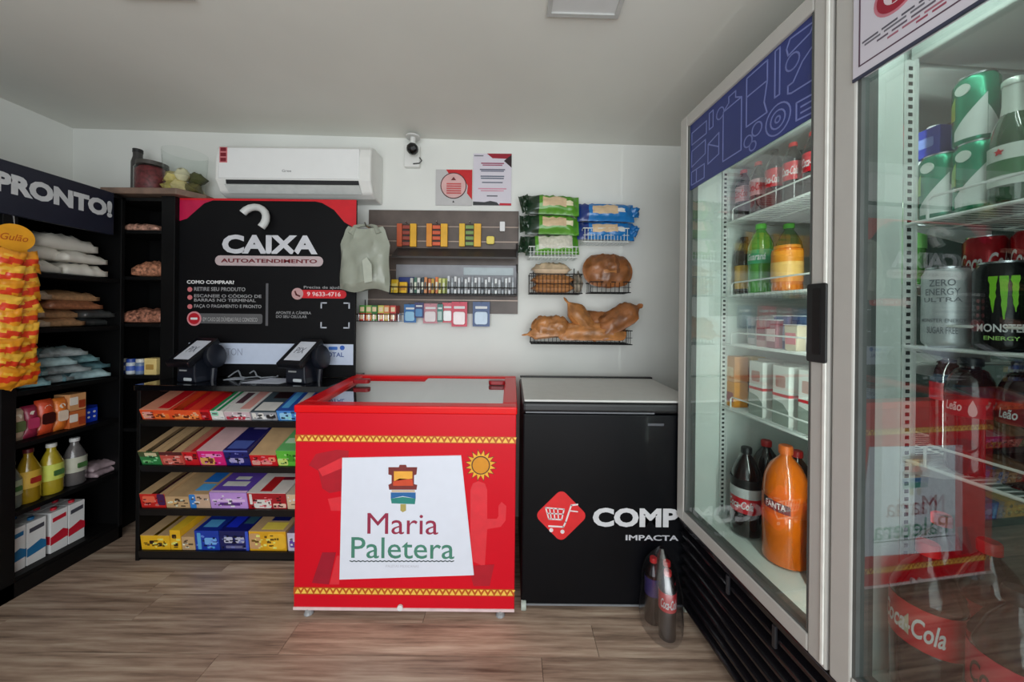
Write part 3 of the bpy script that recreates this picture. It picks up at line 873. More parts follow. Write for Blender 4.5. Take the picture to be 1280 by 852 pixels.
# ---------------------------------------------------------------- card terminals, papers, cables on the counter
def terminal(px, lab):
    p = at(px, 470, 1.95)
    t = thing('card_terminal', lab, 'card terminal', (p.x, 1.95, .915), (0, 0, R(-12)), 'card terminals on the counter')
    t.scale = (.76, .82, 1.0)
    tp = M((22, 26, 36), .35, name='terminal_dark')
    MB(tp).prism([(-.085, 0), (.085, 0), (.075, .03), (.07, .14), (-.075, .14), (-.085, .03)], -.07, .05).build('body', t, bevel=.008)
    X = Matrix.Translation((-.01, -.02, .155)) @ Matrix.Rotation(R(32), 4, 'X')
    MB(M((12, 14, 20), .3)).box(-.105, .095, -.11, .12, -.018, .018, X=X).build('tilted_head', t, bevel=.008)
    st = MB(M((206, 210, 220), .5)).box(-.06, .07, -.08, .085, .018, .0195, X=X).build('white_sticker', t)
    Xs = X @ Matrix.Translation((0, 0, .02)) @ Matrix.Rotation(R(-90), 4, 'X')
    text('PIX', -.035, .04, -.02, .03, 0, M((70, 74, 90), .5), st, X=Xs)
    MB(tp).lathe([(.06, -.025), (.065, -.018), (.065, .018), (.055, .025)], n=22, X=Matrix.Translation((.115, .03, .135)) @ Matrix.Rotation(R(75), 4, 'Y')).build('scanner_disc', t, smooth=True)
    MB(tp).tube([(.1, .03, .0), (.11, .03, .09)], .018, 10).build('scanner_post', t)
    s = MB(grey_plastic)
    for k in range(2): s.box(-.06, .005, -.0712, -.07, .06 + .03 * k, .068 + .03 * k)
    tag(s.build('printed_lines', t), kind='stuff')
    MB(M((190, 196, 200), .4)).prism(rrect(-.02, .05, .01, .026, .006), -.072, -.07).build('card_slot', t)
    return t


terminal(247, 'dark card terminal on the counter nearer the corner tower')
terminal(380, 'dark card terminal on the counter nearer the red freezer')
paper = MB(M((206, 210, 222), .6)).raw([(0, 0, 0), (.21, -.01, 0), (.25, .13, 0), (.06, .14, 0), (0, 0, .0015), (.21, -.01, .0015), (.25, .13, .0015), (.06, .14, .0015)],
                                       [(3, 2, 1, 0), (4, 5, 6, 7), (0, 1, 5, 4), (1, 2, 6, 5), (2, 3, 7, 6), (3, 0, 4, 7)])
tag(paper.build('paper_sheet', None, (at(305, 474, 1.92).x, 1.90, .9155)), 'loose white paper sheet lying between the two card terminals', 'paper')
paper = MB(M((190, 196, 206), .6)).raw([(0, 0, 0), (.1, 0, 0), (.1, .07, 0), (.02, .08, 0), (0, 0, .0015), (.1, 0, .0015), (.1, .07, .0015), (.02, .08, .0015)],
                                       [(3, 2, 1, 0), (4, 5, 6, 7), (0, 1, 5, 4), (1, 2, 6, 5), (2, 3, 7, 6), (3, 0, 4, 7)])
tag(paper.build('paper_slip', None, (at(278, 474, 1.97).x, 1.975, .9155), (0, 0, R(15))), 'small white receipt slip next to the cables on the counter', 'paper')
for k, (xs, lab) in enumerate(((298, 'thin grey cable looping across the counter behind the paper'), (322, 'second thin grey cable curling towards the farther terminal'))):
    bx = at(xs, 470, 2.04).x
    pts = [(bx - .05 + .022 * i, 2.03 + .02 * sin(i * 1.1 + k), .922 + .035 * max(0, sin(i * .75 + k * .6))) for i in range(9)]
    tag(MB(M((130, 134, 140), .5)).tube(pts, .004, 6).build('cable', smooth=True), lab, 'cable', 'cables on the counter')

# ---------------------------------------------------------------- air conditioner
AX0, AY0 = -1.752, 2.075
A = thing('air_conditioner', 'white split air conditioner on the back wall with a black louvre slot', 'air conditioner', (AX0, YB, 1.985))
AW, AH, AD = .915, .305, .20
prof = [(0, 0), (0, AH), (-.13, AH), (-.17, AH - .012), (-.19, AH - .035), (-.20, AH - .08), (-.20, .085), (-.165, .02), (-.12, 0)]   # (y, z)
# profile in y-z extruded along x
b_ = MB(white_plastic)
n = len(prof)
b_.raw([(0, y, z) for y, z in prof] + [(AW, y, z) for y, z in prof],
       [tuple(range(n)), tuple(range(2 * n - 1, n - 1, -1))] + [((i + 1) % n, i, n + i, n + (i + 1) % n) for i in range(n)])
b_.build('body', A, bevel=.012, seg=3)
MB(M((234, 235, 234), .25, var=.01)).box(.025, AW - .065, -.206, -.19, .09, AH - .035).build('front_panel', A, bevel=.006)
MB(print_black).raw([(.07, -.204, .082), (AW - .07, -.204, .082), (AW - .07, -.2, .06), (.07, -.2, .06), (.07, -.15, .082), (AW - .07, -.15, .082), (AW - .07, -.15, .06), (.07, -.15, .06)],
                    [(3, 2, 1, 0), (4, 5, 6, 7), (0, 1, 5, 4), (1, 2, 6, 5), (2, 3, 7, 6), (3, 0, 4, 7)]).build('air_slot', A)
MB(M((206, 210, 208), .3)).raw([(.065, -.207, .052), (AW - .065, -.207, .052), (AW - .065, -.168, .014), (.065, -.168, .014), (.065, -.20, .058), (AW - .065, -.20, .058), (AW - .065, -.155, .02), (.065, -.155, .02)],
                               [(0, 1, 2, 3), (7, 6, 5, 4), (0, 4, 5, 1), (1, 5, 6, 2), (2, 6, 7, 3), (3, 7, 4, 0)]).build('louvre', A)
lb = MB(M((206, 120, 124), .5)).box(.035, .08, -.2072, -.206, .18, .27).build('energy_label', A)
dk = MB(M((120, 20, 36), .5))
for k in range(3): dk.box(.041, .074, -.2078, -.2072, .186 + .03 * k, .207 + .03 * k)
tag(dk.build('label_marks', lb), kind='stuff')
text('Gree', .40, .455, .128, .143, -.2066, print_grey, A, bold=.02)
# drain pipe hooking over the board
pts = [(-1.655 + .0, 2.2, 1.985), (-1.665, 2.17, 1.99)]
c0 = at(327, 262, 2.035)
pts = [Vector((c0.x - .05 + .075 * sin(a), 2.035 + .02 * cos(a), c0.z - .055 + .075 * cos(a))) for a in [R(x) for x in range(-60, 131, 19)]]
tag(MB(M((208, 210, 208), .4)).tube(pts, .02, 12).build('drain_hose', smooth=True), 'short white drain hose curling below the air conditioner', 'hose')

# ---------------------------------------------------------------- security camera
cz = at(515, 185, 2.18)
t = thing('security_camera', 'black ball security camera over a white junction box', 'camera', (cz.x, 2.19, cz.z))
p0, p1 = at(507, 190, YB), at(526, 209, YB)
MB(white_plastic).box(p0.x - cz.x, p1.x - cz.x, .055, .09, p1.z - cz.z - .01, .05).build('junction_box', t, bevel=.006)
MB(white_plastic).tube([(0, .0, .02), (0, .01, .075)], .016, 12).build('bracket', t)
MB(M((210, 211, 208), .4)).lathe([(.045, .072), (.045, .082), (.03, .09)], cy=.01, n=18).build('ceiling_mount', t, smooth=True)
MB(M((12, 12, 13), .15)).lathe([(.001, -.036), (.02, -.03), (.034, -.014), (.036, 0), (.034, .014), (.02, .03), (.001, .036)], n=20, cap=False).build('camera_ball', t, smooth=True)
MB(M((70, 72, 74), .3)).lathe([(.014, 0), (.014, .008)], n=14, X=Matrix.Translation((.014, -.03, -.012)) @ Matrix.Rotation(R(65), 4, 'X')).build('lens', t)
MB(M((60, 60, 60), .5)).tube([(.03, .053, -.03), (.045, .05, -.05), (.03, .052, -.066), (-.01, .053, -.07)], .004, 6).build('cable', t)

# ---------------------------------------------------------------- two notices
p0, p1 = at(545, 212, 2.276), at(590, 257, 2.276)
w, h = p1.x - p0.x, p0.z - p1.z
N = thing('square_notice', 'square red and grey notice with a round emblem on the wall', 'notice', (p0.x, 2.272, p1.z))
MB(M((190, 188, 188), .5, var=.03)).box(0, w, 0, .005, 0, h).build('sheet', N)
MB(M((196, 24, 30), .5)).prism([(w * .28, h), (w, h), (w, h * .16), (w * .86, h * .34), (w * .88, h * .55), (w * .76, h * .78), (w * .52, h * .88), (w * .36, h * .88)], -.0008, 0).build('red_corner', N)
MB(M((70, 24, 30), .5)).prism(circle(w * .49, h * .55, w * .36, 30), -.0014, 0).build('emblem_ring', N)
MB(M((214, 170, 168), .5)).prism(circle(w * .49, h * .55, w * .335, 30), -.002, 0).build('emblem_disc', N)
MB(M((110, 40, 44), .5)).prism([(w * .42, h * .7), (w * .56, h * .7), (w * .49, h * .8)], -.0026, 0).build('warning_triangle', N)
ln = MB(M((196, 84, 84), .5))
for k in range(5): ln.box(w * .3, w * .7, -.0026, 0, h * (.32 + .065 * k), h * (.32 + .065 * k + .04))
tag(ln.build('printed_lines', N), kind='stuff')
MB(print_black).prism([(w * .46, h * .08), (w * .52, h * .08), (w * .49, h * .14)], -.001, 0).build('small_mark', N)
p0, p1 = at(592, 192, 2.276), at(639, 257, 2.276)
w, h = p1.x - p0.x, p0.z - p1.z
N = thing('printed_notice', 'tall white notice with red and black corners on the wall', 'notice', (p0.x, 2.272, p1.z))
MB(M((212, 206, 216), .5, var=.02)).box(0, w, 0, .005, 0, h).build('sheet', N)
MB(M((150, 20, 40), .5)).prism([(w * .35, h), (w, h), (w, h * .9), (w * .5, h * .91)], -.0008, 0).build('red_corner', N)
MB(M((40, 18, 26), .5)).prism([(w, h * .98), (w, h * .73), (w * .8, h * .86), (w * .86, h * .9)], -.0012, 0).build('dark_corner', N)
MB(M((44, 46, 48), .5)).prism([(0, 0), (w * .7, 0), (w * .62, h * .06), (w * .45, h * .085), (w * .3, h * .06), (0, h * .07)], -.0008, 0).build('dark_foot', N)
MB(M((190, 20, 44), .5)).prism([(w * .68, .0), (w, .0), (w, h * .04), (w * .7, h * .045)], -.001, 0).build('red_foot', N)
for k, (z, s, c) in enumerate(((.80, .3, (150, 60, 90)), (.765, .26, (160, 90, 110)), (.68, .33, (90, 94, 110)), (.65, .3, (110, 112, 130)), (.55, .31, (84, 96, 112)), (.51, .3, (84, 96, 112)), (.43, .27, (100, 106, 120)),
                               (.31, .37, (206, 140, 160)), (.27, .3, (206, 150, 166)), (.17, .14, (90, 92, 100)), (.945, .12, (120, 120, 130)))):
    cx = .5 if k != 10 else .14
    MB(M(c, .6)).box(w * (cx - s), w * (cx + s), -.0008, 0, h * z, h * (z + .022)).build('printed_line', N)
# ================================================================ slat board on the back wall
SX, SY, SZ = -.919, 2.262, 1.295
SL = thing('slat_board', 'dark brown slatted display board with thin metal grooves on the wall', 'slat board', (SX, SY, SZ))
slw = M((92, 80, 74), .45, var=.2, scale=9, name='slat_brown')
SW, SH = .955, .662
zs = [0, .094, .146 + .058, .298, .392, .488, .573, SH]
zs = [0, .088, .182, .276, .37, .462, .556, SH]
for k in range(7):
    MB(slw).box(0, SW, 0, .016, zs[k] + .004, zs[k + 1] - .004).build('slat', SL, bevel=.0015)
for k in range(1, 7):
    MB(M((160, 142, 130), .4, .3)).box(0, SW, .004, .016, zs[k] - .004, zs[k] + .004).build('groove_strip', SL)


def onwall(px, py, y=None):
    return at(px, py, y or SY)


# three yellow razor racks hung on the top grooves
for k, (p0, p1, c, lab) in enumerate(((496, 520, (190, 84, 44), 'rust and yellow hanging card of small packs beside the grey bag'), (533, 559, (222, 140, 40), 'orange and yellow hanging card with red packs in the middle'),
                                      (574, 601, (226, 178, 40), 'yellow hanging card with green packs'))):
    a, b = onwall(p0, 279, 2.235), onwall(p1, 308, 2.235)
    w, h = b.x - a.x, a.z - b.z
    t = thing('hanging_card', lab, 'packet', (a.x, 2.235, b.z), (0, 0, 0), 'cards hung along the slat board')
    MB(M(c, .4)).box(0, w * .26, 0, .02, 0, h).build('side_strip', t, bevel=.002)
    MB(M((228, 170, 36), .4)).box(w * .68, w, 0, .02, 0, h).build('side_strip', t, bevel=.002)
    MB(M((60, 40, 34), .5)).box(w * .2, w * .75, .012, .02, 0, h).build('backing_card', t)
    for j in range(4):
        cc = [(150, 60, 44), (214, 90, 50), (120, 150, 80)][k]
        MB(M(cc, .4)).box(w * .29, w * .66, .0, .013, h * (.05 + .24 * j), h * (.05 + .24 * j + .15)).build('pack', t, bevel=.002)
    MB(chrome).tube([(w * .5, .045, h * 1.02), (w * .5, .01, h * 1.02), (w * .5, -.02, h * 1.06)], .003, 6).build('hook', t)
# white price tag and yellow bits
a = onwall(628, 283, 2.25)
t = thing('white_tag', 'small white tag hanging on the slat board near its top corner', 'tag', (a.x, 2.245, a.z - .03))
MB(print_white).prism(rrect(-.016, .016, -.0, .06, .005), 0, .012).build('card', t)
MB(chrome).tube([(0, .005, .055), (0, .017, .066)], .002, 6).build('hook', t)
a = onwall(613, 300, 2.24)
t = thing('yellow_pack', 'single small yellow pack hanging below the white tag', 'packet', (a.x, 2.235, a.z - .025))
MB(M((230, 206, 90), .4)).prism(rrect(-.025, .025, 0, .05, .012), 0, .018).build('pack', t, bevel=.003)
MB(chrome).tube([(0, .006, .048), (0, .03, .058)], .0025, 6).build('hook', t)

# shelf strip and wire tray of small goods
p0, p1 = onwall(492, 307, 2.2), onwall(646, 323, 2.2)
t = thing('display_ledge', 'dark sloping ledge with a wire end bracket across the slat board', 'ledge', (p0.x, 2.262, p1.z))
lw = p1.x - p0.x
MB(M((58, 52, 50), .5)).raw([(0, -.10, -.01), (lw, -.10, -.01), (lw, 0, .055), (0, 0, .055), (0, -.10, .004), (lw, -.10, .004), (lw, 0, .07), (0, 0, .07)],
                            [(3, 2, 1, 0), (4, 5, 6, 7), (0, 1, 5, 4), (1, 2, 6, 5), (2, 3, 7, 6), (3, 0, 4, 7)]).build('ledge_board', t, bevel=.002)
MB(wire_black).tube([(lw, -.1, .0), (lw, -.1, .03), (lw, -.005, .1)], .005, 6).build('end_bracket', t)

a, b = onwall(492, 328, 2.2), onwall(646, 370, 2.2)
tw_, th_ = b.x - a.x, a.z - b.z
t = thing('wire_tray', 'long black wire tray with a grey back card on the slat board', 'tray', (a.x, 2.262, b.z))
MB(M((150, 150, 156), .45)).box(0, tw_, -.012, -.004, .02, th_ - .005).build('back_card', t)
MB(wire_black).box(0, tw_, -.13, -.012, 0, .006).build('tray_floor', t)
g = MB(wire_black)
for z in (.006, .045): g.tube([(0, -.132, z), (tw_, -.132, z)], .0035, 6)
g.tube([(tw_, -.132, .0), (tw_, -.132, .13), (tw_, -.01, th_)], .005, 6)
g.tube([(0, -.132, .0), (0, -.132, .06), (0, -.01, .1)], .004, 6)
for k in range(18): g.tube([(tw_ * (k + .5) / 18, -.132, .003), (tw_ * (k + .5) / 18, -.132, .045)], .0016, 5)
tag(g.build('tray_rails', t), kind='stuff')
MB(M((168, 180, 184), .3)).box(tw_ * .56, tw_ * .97, -.02, -.012, th_ * .66, th_ * .9).build('grey_pack_header', t)
rnd = random.Random(3)


def small(name, lab, cat, x, y, w, h, d, c, group, rough=.4, top=None):
    p = Vector((a.x + x, 2.262 + y, b.z + .0065))
    t = thing(name, lab, cat, p, (R(-4), 0, 0), group)
    MB(M(c, rough, coat=.2)).box(-w / 2, w / 2, -d / 2, d / 2, 0, h).build('pack', t, bevel=min(w, d) * .15)
    if top:
        MB(M(top, .4)).box(-w * .35, w * .35, -d * .52, d * .4, h * .25, h * .7).build('label', t)


small('glue_pack', 'tall yellow pack at the tray end next to the grey bag', 'packet', .022, -.1, .042, .085, .03, (224, 184, 40), 'yellow packs in the tray', top=(236, 214, 120))
small('glue_pack', 'shorter yellow pack second in the wire tray', 'packet', .075, -.1, .046, .07, .03, (230, 180, 20), 'yellow packs in the tray', top=(200, 140, 30))
small('blue_pack', 'dark blue pack standing behind the yellow packs in the tray', 'packet', .08, -.05, .1, .105, .03, (40, 56, 120), None)
for k in range(10):
    c = [(196, 196, 190), (66, 110, 90), (220, 220, 214), (40, 60, 70), (210, 140, 90), (196, 110, 60), (200, 160, 60), (220, 120, 60), (210, 204, 120), (196, 206, 120)][k]
    small('lighter_pack', f'slim {["grey", "green", "white", "dark", "tan", "rust", "amber", "orange", "straw", "lime"][k]} pack standing in the wire tray beside the yellow packs', 'packet',
          .125 + .0215 * k, -.105 + .01 * (k % 2), .017, .092 + .014 * rnd.random(), .02, c, 'slim coloured packs in the tray', top=[(90, 90, 90), (220, 220, 200)][k % 2])
small('green_pack', 'dark green pack standing behind the slim coloured packs', 'packet', .2, -.05, .08, .10, .03, (50, 70, 60), None)
small('lime_pack', 'pale lime pack behind the slim straw pack', 'packet', .305, -.05, .06, .1, .03, (180, 190, 110), None)
for k in range(20):
    small('silver_pack', 'slim silver grey pack standing in the far half of the wire tray', 'packet', .35 + .0205 * k, -.105 + .012 * (k % 2), .015, .09 + .02 * rnd.random(), .02, [(200, 202, 206), (140, 146, 152), (220, 222, 222)][k % 3],
          'slim silver packs in the tray', .3, top=[(70, 74, 80), (180, 186, 190)][k % 2])

# low wire hook basket with gum packs under the grey bag
a2, b2 = onwall(447, 374, 2.2), onwall(501, 402, 2.2)
t = thing('wire_basket', 'small wire basket of gum packets beneath the grey bag', 'basket', (a2.x, 2.272, b2.z))
w2, h2 = b2.x - a2.x, a2.z - b2.z
g = MB(chrome)
for z in (.003, .045): g.tube([(0, -.005, z), (0, -.12, z), (w2, -.12, z), (w2, -.005, z)], .0028, 6)
for k in range(10): g.tube([(w2 * k / 9, -.005, .003), (w2 * k / 9, -.12, .003), (w2 * k / 9, -.12, .045)], .0018, 5)
g.tube([(.02, -.006, .003), (.02, -.006, h2)], .003, 6); g.tube([(w2 - .02, -.006, .003), (w2 - .02, -.006, h2)], .003, 6)
tag(g.build('wire_grid', t), kind='stuff')
gc = [((196, 60, 40), 'red'), ((220, 110, 50), 'orange'), ((70, 130, 60), 'green'), ((206, 70, 50), 'scarlet'), ((196, 170, 70), 'mustard'), ((150, 40, 40), 'maroon')]
for k, (c, nm) in enumerate(gc):
    for lay in range(2):
        cc = c if lay == 0 else ((70, 140, 60), (120, 160, 70), (60, 120, 60), (196, 190, 80), (206, 120, 70), (200, 60, 50))[k]
        o = MB(M(cc, .4), M((226, 200, 160), .4)).box(-.017, .017, -.045, .045, 0, .046).box(-.012, .012, -.0458, -.045, .008, .036, 1).build('gum_packet', None, (a2.x + .045 + .037 * k, 2.272 - .065, b2.z + .0065 + .047 * lay), (0, 0, R(3 * (k % 2))), bevel=.002)
        tag(o, f'{nm} fronted gum packet in the small basket, bottom layer' if lay == 0 else ['green', 'olive', 'deep green', 'pale yellow', 'apricot', 'bright red'][k] + ' gum packet on the top layer of the small basket', 'packet', 'gum packets in the small basket')
# blister cards hung along the lower edge of the slat board
bc = [(505, 520, 380, 403, (50, 110, 170), (150, 196, 224), 'sky blue'), (519, 530, 378, 397, (60, 60, 110), (90, 140, 190), 'navy'), (529, 547, 379, 404, (196, 130, 140), (226, 214, 214), 'pink and white'),
      (547, 554, 380, 402, (70, 130, 120), (150, 180, 170), 'sea green'), (553, 566, 378, 403, (214, 90, 104), (226, 226, 226), 'coral topped'), (565, 584, 377, 408, (206, 60, 84), (232, 214, 214), 'crimson and white'),
      (591, 612, 377, 408, (60, 84, 130), (170, 190, 210), 'steel blue')]
for k, (x0, x1, y0, y1, c, c2, nm) in enumerate(bc):
    p, q = onwall(x0, y0, 2.235), onwall(x1, y1, 2.235)
    w, h = q.x - p.x, p.z - q.z
    yy = 2.236 - .012 * (k % 2)
    t = thing('blister_card', f'{nm} blister card hanging below the slat board', 'blister card', (p.x, yy, q.z), (0, 0, 0), 'blister cards under the slat board')
    MB(M(c, .4)).box(0, w, 0, .003, 0, h).build('card', t)
    MB(M(c2, .2, coat=.5)).prism(rrect(w * .12, w * .88, h * .08, h * .6, w * .15), -.01, 0).build('blister', t, bevel=.002)
    MB(print_white).prism(rrect(w * .15, w * .85, h * .72, h * .82, .003), -.0008, 0).build('printed_band', t)
    MB(chrome).tube([(w * .5, 2.262 - yy, h - .006), (w * .5, -.004, h - .006), (w * .5, -.02, h + .004)], .002, 6).build('hook', t)

# grey plastic carrier bag on a peg
bg = onwall(456, 363, 2.0)
t = thing('carrier_bag', 'crumpled grey-green plastic bag hanging between the board and the slat board', 'bag', (bg.x, 2.0, bg.z))
t.scale = (.93, .93, .93)
bm = M((150, 154, 140), .38, var=.1, scale=6, bump=.15, coat=.3, name='grey_film')
mb = MB(bm)
NX, NZ = 14, 16
for side in (-1, 1):
    vs, fs = [], []
    rg = random.Random(5 + side)
    for j in range(NZ + 1):
        v = j / NZ
        half = .148 - .045 * max(0, (v - .75) / .25) ** 1.2 + .004 * sin(v * 9)
        for i in range(NX + 1):
            u = i / NX * 2 - 1
            bul = .055 * max(0, 1 - u * u) ** .6 * (1 - .75 * v ** 2) * (min(1, v * 7 + .25))
            bul += (rg.random() - .5) * .012 * (abs(u) < .95) + .006 * sin(u * 8 + v * 5) * (abs(u) < .95)
            vs.append((u * half, side * max(.001, bul), v * .37 + (.02 * u * u if v > .9 else 0) + .012 * (1 - v) * sin(u * 4)))
    for j in range(NZ):
        for i in range(NX):
            q = j * (NX + 1) + i
            f = (q, q + 1, q + NX + 2, q + NX + 1)
            fs.append(f if side == -1 else f[::-1])
    mb.raw(vs, fs)
mb.smooth = True
mb.build('bag_body', t)
for s in (-1, 1):
    MB(bm).tube([(s * .085, -.01, .34), (s * .06, 0, .385), (s * .025, .02, .4), (0, .04, .402)], [.02, .014, .009, .006], 8).build('handle', t, smooth=True)
MB(M((172, 176, 162), .38)).prism([(.03, .04), (.075, .05), (.07, .15), (.04, .19), (.015, .17)], -.0785, -.074).build('pale_print', t)
hk = thing('wall_peg', 'thin metal peg carrying the grey plastic bag', 'hook', (bg.x, 2.28, bg.z + .373))
MB(chrome).tube([(0, 0, -.008), (0, -.27, -.008), (0, -.29, .01)], .004, 8).build('peg', hk, smooth=True)
MB(chrome).lathe([(.02, 0), (.02, .006)], n=14, X=Matrix.Translation((0, 0, -.008)) @ Matrix.Rotation(R(90), 4, 'X')).build('plate', hk)

# ================================================================ wire baskets of packets on the wall


def basket(label, px0, px1, py0, py1, dep, ny=5, nx=14, mat=None):
    p, q = at(px0, py0, YB - dep), at(px1, py1, YB - dep)
    w, h = q.x - p.x, p.z - q.z
    t = thing('wire_basket', label, 'basket', (p.x, YB - .004, q.z))
    mt = mat or wire_black
    rim = MB(mt)
    for z in (.002, h):
        rim.tube([(0, 0, z), (0, -dep, z), (w, -dep, z), (w, 0, z), (0, 0, z)], .0032, 6)
    rim.build('rim', t)
    g = MB(mt)
    for k in range(nx):
        x = w * (k + .5) / nx
        g.tube([(x, 0, .002), (x, -dep, .002), (x, -dep, h)], .0017, 5)
    g.tube([(0, -dep, h * .5), (w, -dep, h * .5)], .0017, 5)
    for k in range(1, 4): g.tube([(0, -dep * k / 4, .002), (w, -dep * k / 4, .002)], .0017, 5)
    for x in (.0, w):
        for k in range(1, 4): g.tube([(x, -dep * k / 4, .002), (x, -dep * k / 4, h)], .0017, 5)
    g.tube([(.03, -.001, 0), (.03, -.001, h + .05)], .003, 6)
    g.tube([(w - .03, -.001, 0), (w - .03, -.001, h + .05)], .003, 6)
    tag(g.build('wire_grid', t), kind='stuff')
    return t, p, q, w, h


UPX = lambda rz=0: Matrix.Rotation(R(rz), 4, 'Z')


def bag_on(name, lab, cat, x, y, z, L, Wd, T, mat, rx=0, rz=0, group=None, seed=0, bands=None, wr=.25, ry=0, nx=16, ny=12, rnd=0.0, tail=0.0):
    o = MB(mat).pouch(L, Wd, T, nx=nx, ny=ny, seed=seed, wr=wr, bands=bands, rnd=rnd, tail=tail).build(name, None, (x, y, z), (R(rx), R(ry), R(rz)))
    return tag(o, lab, cat, group)


gb = M((86, 150, 40), .3, var=.12, coat=.5, name='green_film')
dkg = M((24, 50, 30), .3, coat=.5)
labl = M((214, 186, 150), .45, var=.1, scale=30)
bt, p, q, w, h = basket('wire basket holding green rice cake packs', 661, 722, 308, 322, .13, mat=wire_white)
xc = p.x + w / 2
bd = [(0, .22, 0, 1, dkg), (.3, .78, .22, .78, labl), (.78, .9, .3, .6, M((236, 226, 190), .4))]
for k, (z, lab) in enumerate(((q.z + .006, 'green cracker pack with a white table on it, bottom of its stack'), (q.z + .128, 'green cracker pack in the middle of the stack'), (q.z + .25, 'green cracker pack on top, dark frilled end'))):
    b_ = bd if k else [(0, .2, 0, 1, dkg), (.28, .86, .15, .85, M((206, 202, 186), .5, var=.15, scale=60))]
    pk = bag_on('cracker_pack', lab, 'packet', xc - .005, YB - .04, z + .06, .33, .135, .1, gb, rx=72, ry=(-2, 1, 2)[k], group='green cracker packs', seed=600 + k, bands=b_, wr=.16)
    MB(dkg).pouch(.06, .11, .05, nx=7, ny=7, seed=640 + k, wr=1.3).build('frilled_end', pk, (-.165, .012, .03), (R(15), R(-12), R(14 * (k - 1))))
bluf = M((30, 120, 190), .3, var=.1, coat=.5)
navf = M((24, 50, 120), .3, coat=.5)
bt, p, q, w, h = basket('wire basket holding blue cracker packs', 729, 786, 285, 303, .12, mat=wire_white)
xc = p.x + w / 2
for k, (z, lab) in enumerate(((q.z + .006, 'blue cracker pack behind the wires, lower of two'), (q.z + .118, 'blue cracker pack lying on the lower blue one'))):
    pk = bag_on('cracker_pack', lab, 'packet', xc + .005, YB - .035, z + .055, .35, .125, .095, bluf, rx=72, ry=1, group='blue cracker packs', seed=650 + k, bands=[(0, .2, 0, 1, navf), (.25, .68, .22, .78, labl), (.68, .8, .35, .6, print_white)], wr=.16)
    MB(bluf).pouch(.05, .07, .04, nx=6, ny=6, seed=655 + k, wr=1.2).build('frilled_end', pk, (.178, .015, .025), (R(10), R(14), R(-20 + 30 * k)))
bt, p, q, w, h = basket('black wire basket of tan cracker sleeves under the green packs', 662, 728, 342, 367, .13)
crk = M((168, 112, 64), .5, var=.2, scale=40)
for k in range(4):
    z = q.z + .006 + (k // 2) * .05
    bag_on('cracker_sleeve', ['brown cracker sleeve at the bottom front of its basket', 'brown cracker sleeve at the bottom back against the wall', 'brown cracker sleeve on top at the front', 'brown cracker sleeve on top by the wall'][k], 'packet',
           p.x + w * .45, YB - .1 + .06 * (k % 2), z, .27, .06, .055, crk, seed=660 + k, group='cracker sleeves in the black basket', wr=.3, bands=[(.1, .9, .3, .7, M((196, 140, 84), .5))])
bag_on('clear_bread_pack', 'clear packed cream loaf on top of the cracker sleeves', 'packet', p.x + w * .42, YB - .07, q.z + .108, .25, .1, .08, M((206, 180, 150), .3, var=.15, coat=.4), seed=668, bands=[(.2, .5, .3, .6, print_white), (.75, .95, .3, .6, M((70, 120, 60), .4))])
bag_on('clear_bread_pack', 'crinkled clear wrapper end sticking out of the black basket', 'packet', p.x + w * .93, YB - .08, q.z + .008, .06, .1, .11, M((150, 140, 124), .25, var=.4, scale=40, coat=.5), seed=669, wr=.6, nx=8, ny=8)
brn = M((146, 90, 48), .42, var=.45, scale=11, bump=.3, coat=.3, name='brown_bread')
brn2 = M((176, 116, 64), .42, var=.4, scale=14, bump=.3, coat=.3)
bt, p, q, w, h = basket('wire basket carrying one round brown loaf', 738, 788, 352, 366, .13, nx=9)
bag_on('round_loaf', 'round brown bagged loaf next to the cracker sleeves', 'bread', p.x + w * .48, YB - .02, q.z + .125, .31, .25, .12, brn, rx=75, rnd=.95, seed=670, wr=.2, nx=16, ny=12, bands=[(.35, .6, .3, .4, brn2), (.6, .66, .3, .8, M((110, 66, 34), .5))])
bt, p, q, w, h = basket('long black wire basket of brown bread bags', 664, 790, 412, 431, .15, nx=26)
bag_on('bread_bag', 'oval brown loaf bag at the basket end below the crackers', 'bread', p.x + .12, YB - .085, q.z + .07, .24, .15, .12, brn2, seed=680, rnd=.8, rx=55, wr=.2)
bag_on('bread_bag', 'pale long bread bag in front, poking past the basket end', 'bread', p.x + .09, YB - .12, q.z + .045, .29, .09, .07, M((190, 130, 80), .45, var=.2, bump=.2, coat=.3), ry=8, rz=180, rx=-40, seed=681, rnd=.5, wr=.15, tail=.25)
bag_on('bread_bag', 'bread bag with its twisted end sticking up in the middle of the basket', 'bread', p.x + .27, YB - .1, q.z + .13, .33, .15, .10, brn2, rz=180, ry=-50, rx=-35, seed=682, rnd=.4, wr=.2, tail=.3)
bag_on('bread_bag', 'flat brown bread bag lying along the basket front', 'bread', p.x + .36, YB - .11, q.z + .055, .42, .13, .09, brn2, rx=60, seed=683, rnd=.4, wr=.2)
bag_on('bread_bag', 'dark brown bag behind the flat bread bag', 'bread', p.x + .42, YB - .06, q.z + .12, .30, .15, .09, brn, rx=65, ry=4, seed=684, rnd=.4, wr=.2)
bag_on('bread_bag', 'bread bag slanting upward to the cooler end of the basket', 'bread', p.x + .545, YB - .1, q.z + .125, .34, .17, .11, brn, ry=-32, rx=50, seed=685, rnd=.4, wr=.2, tail=.2)

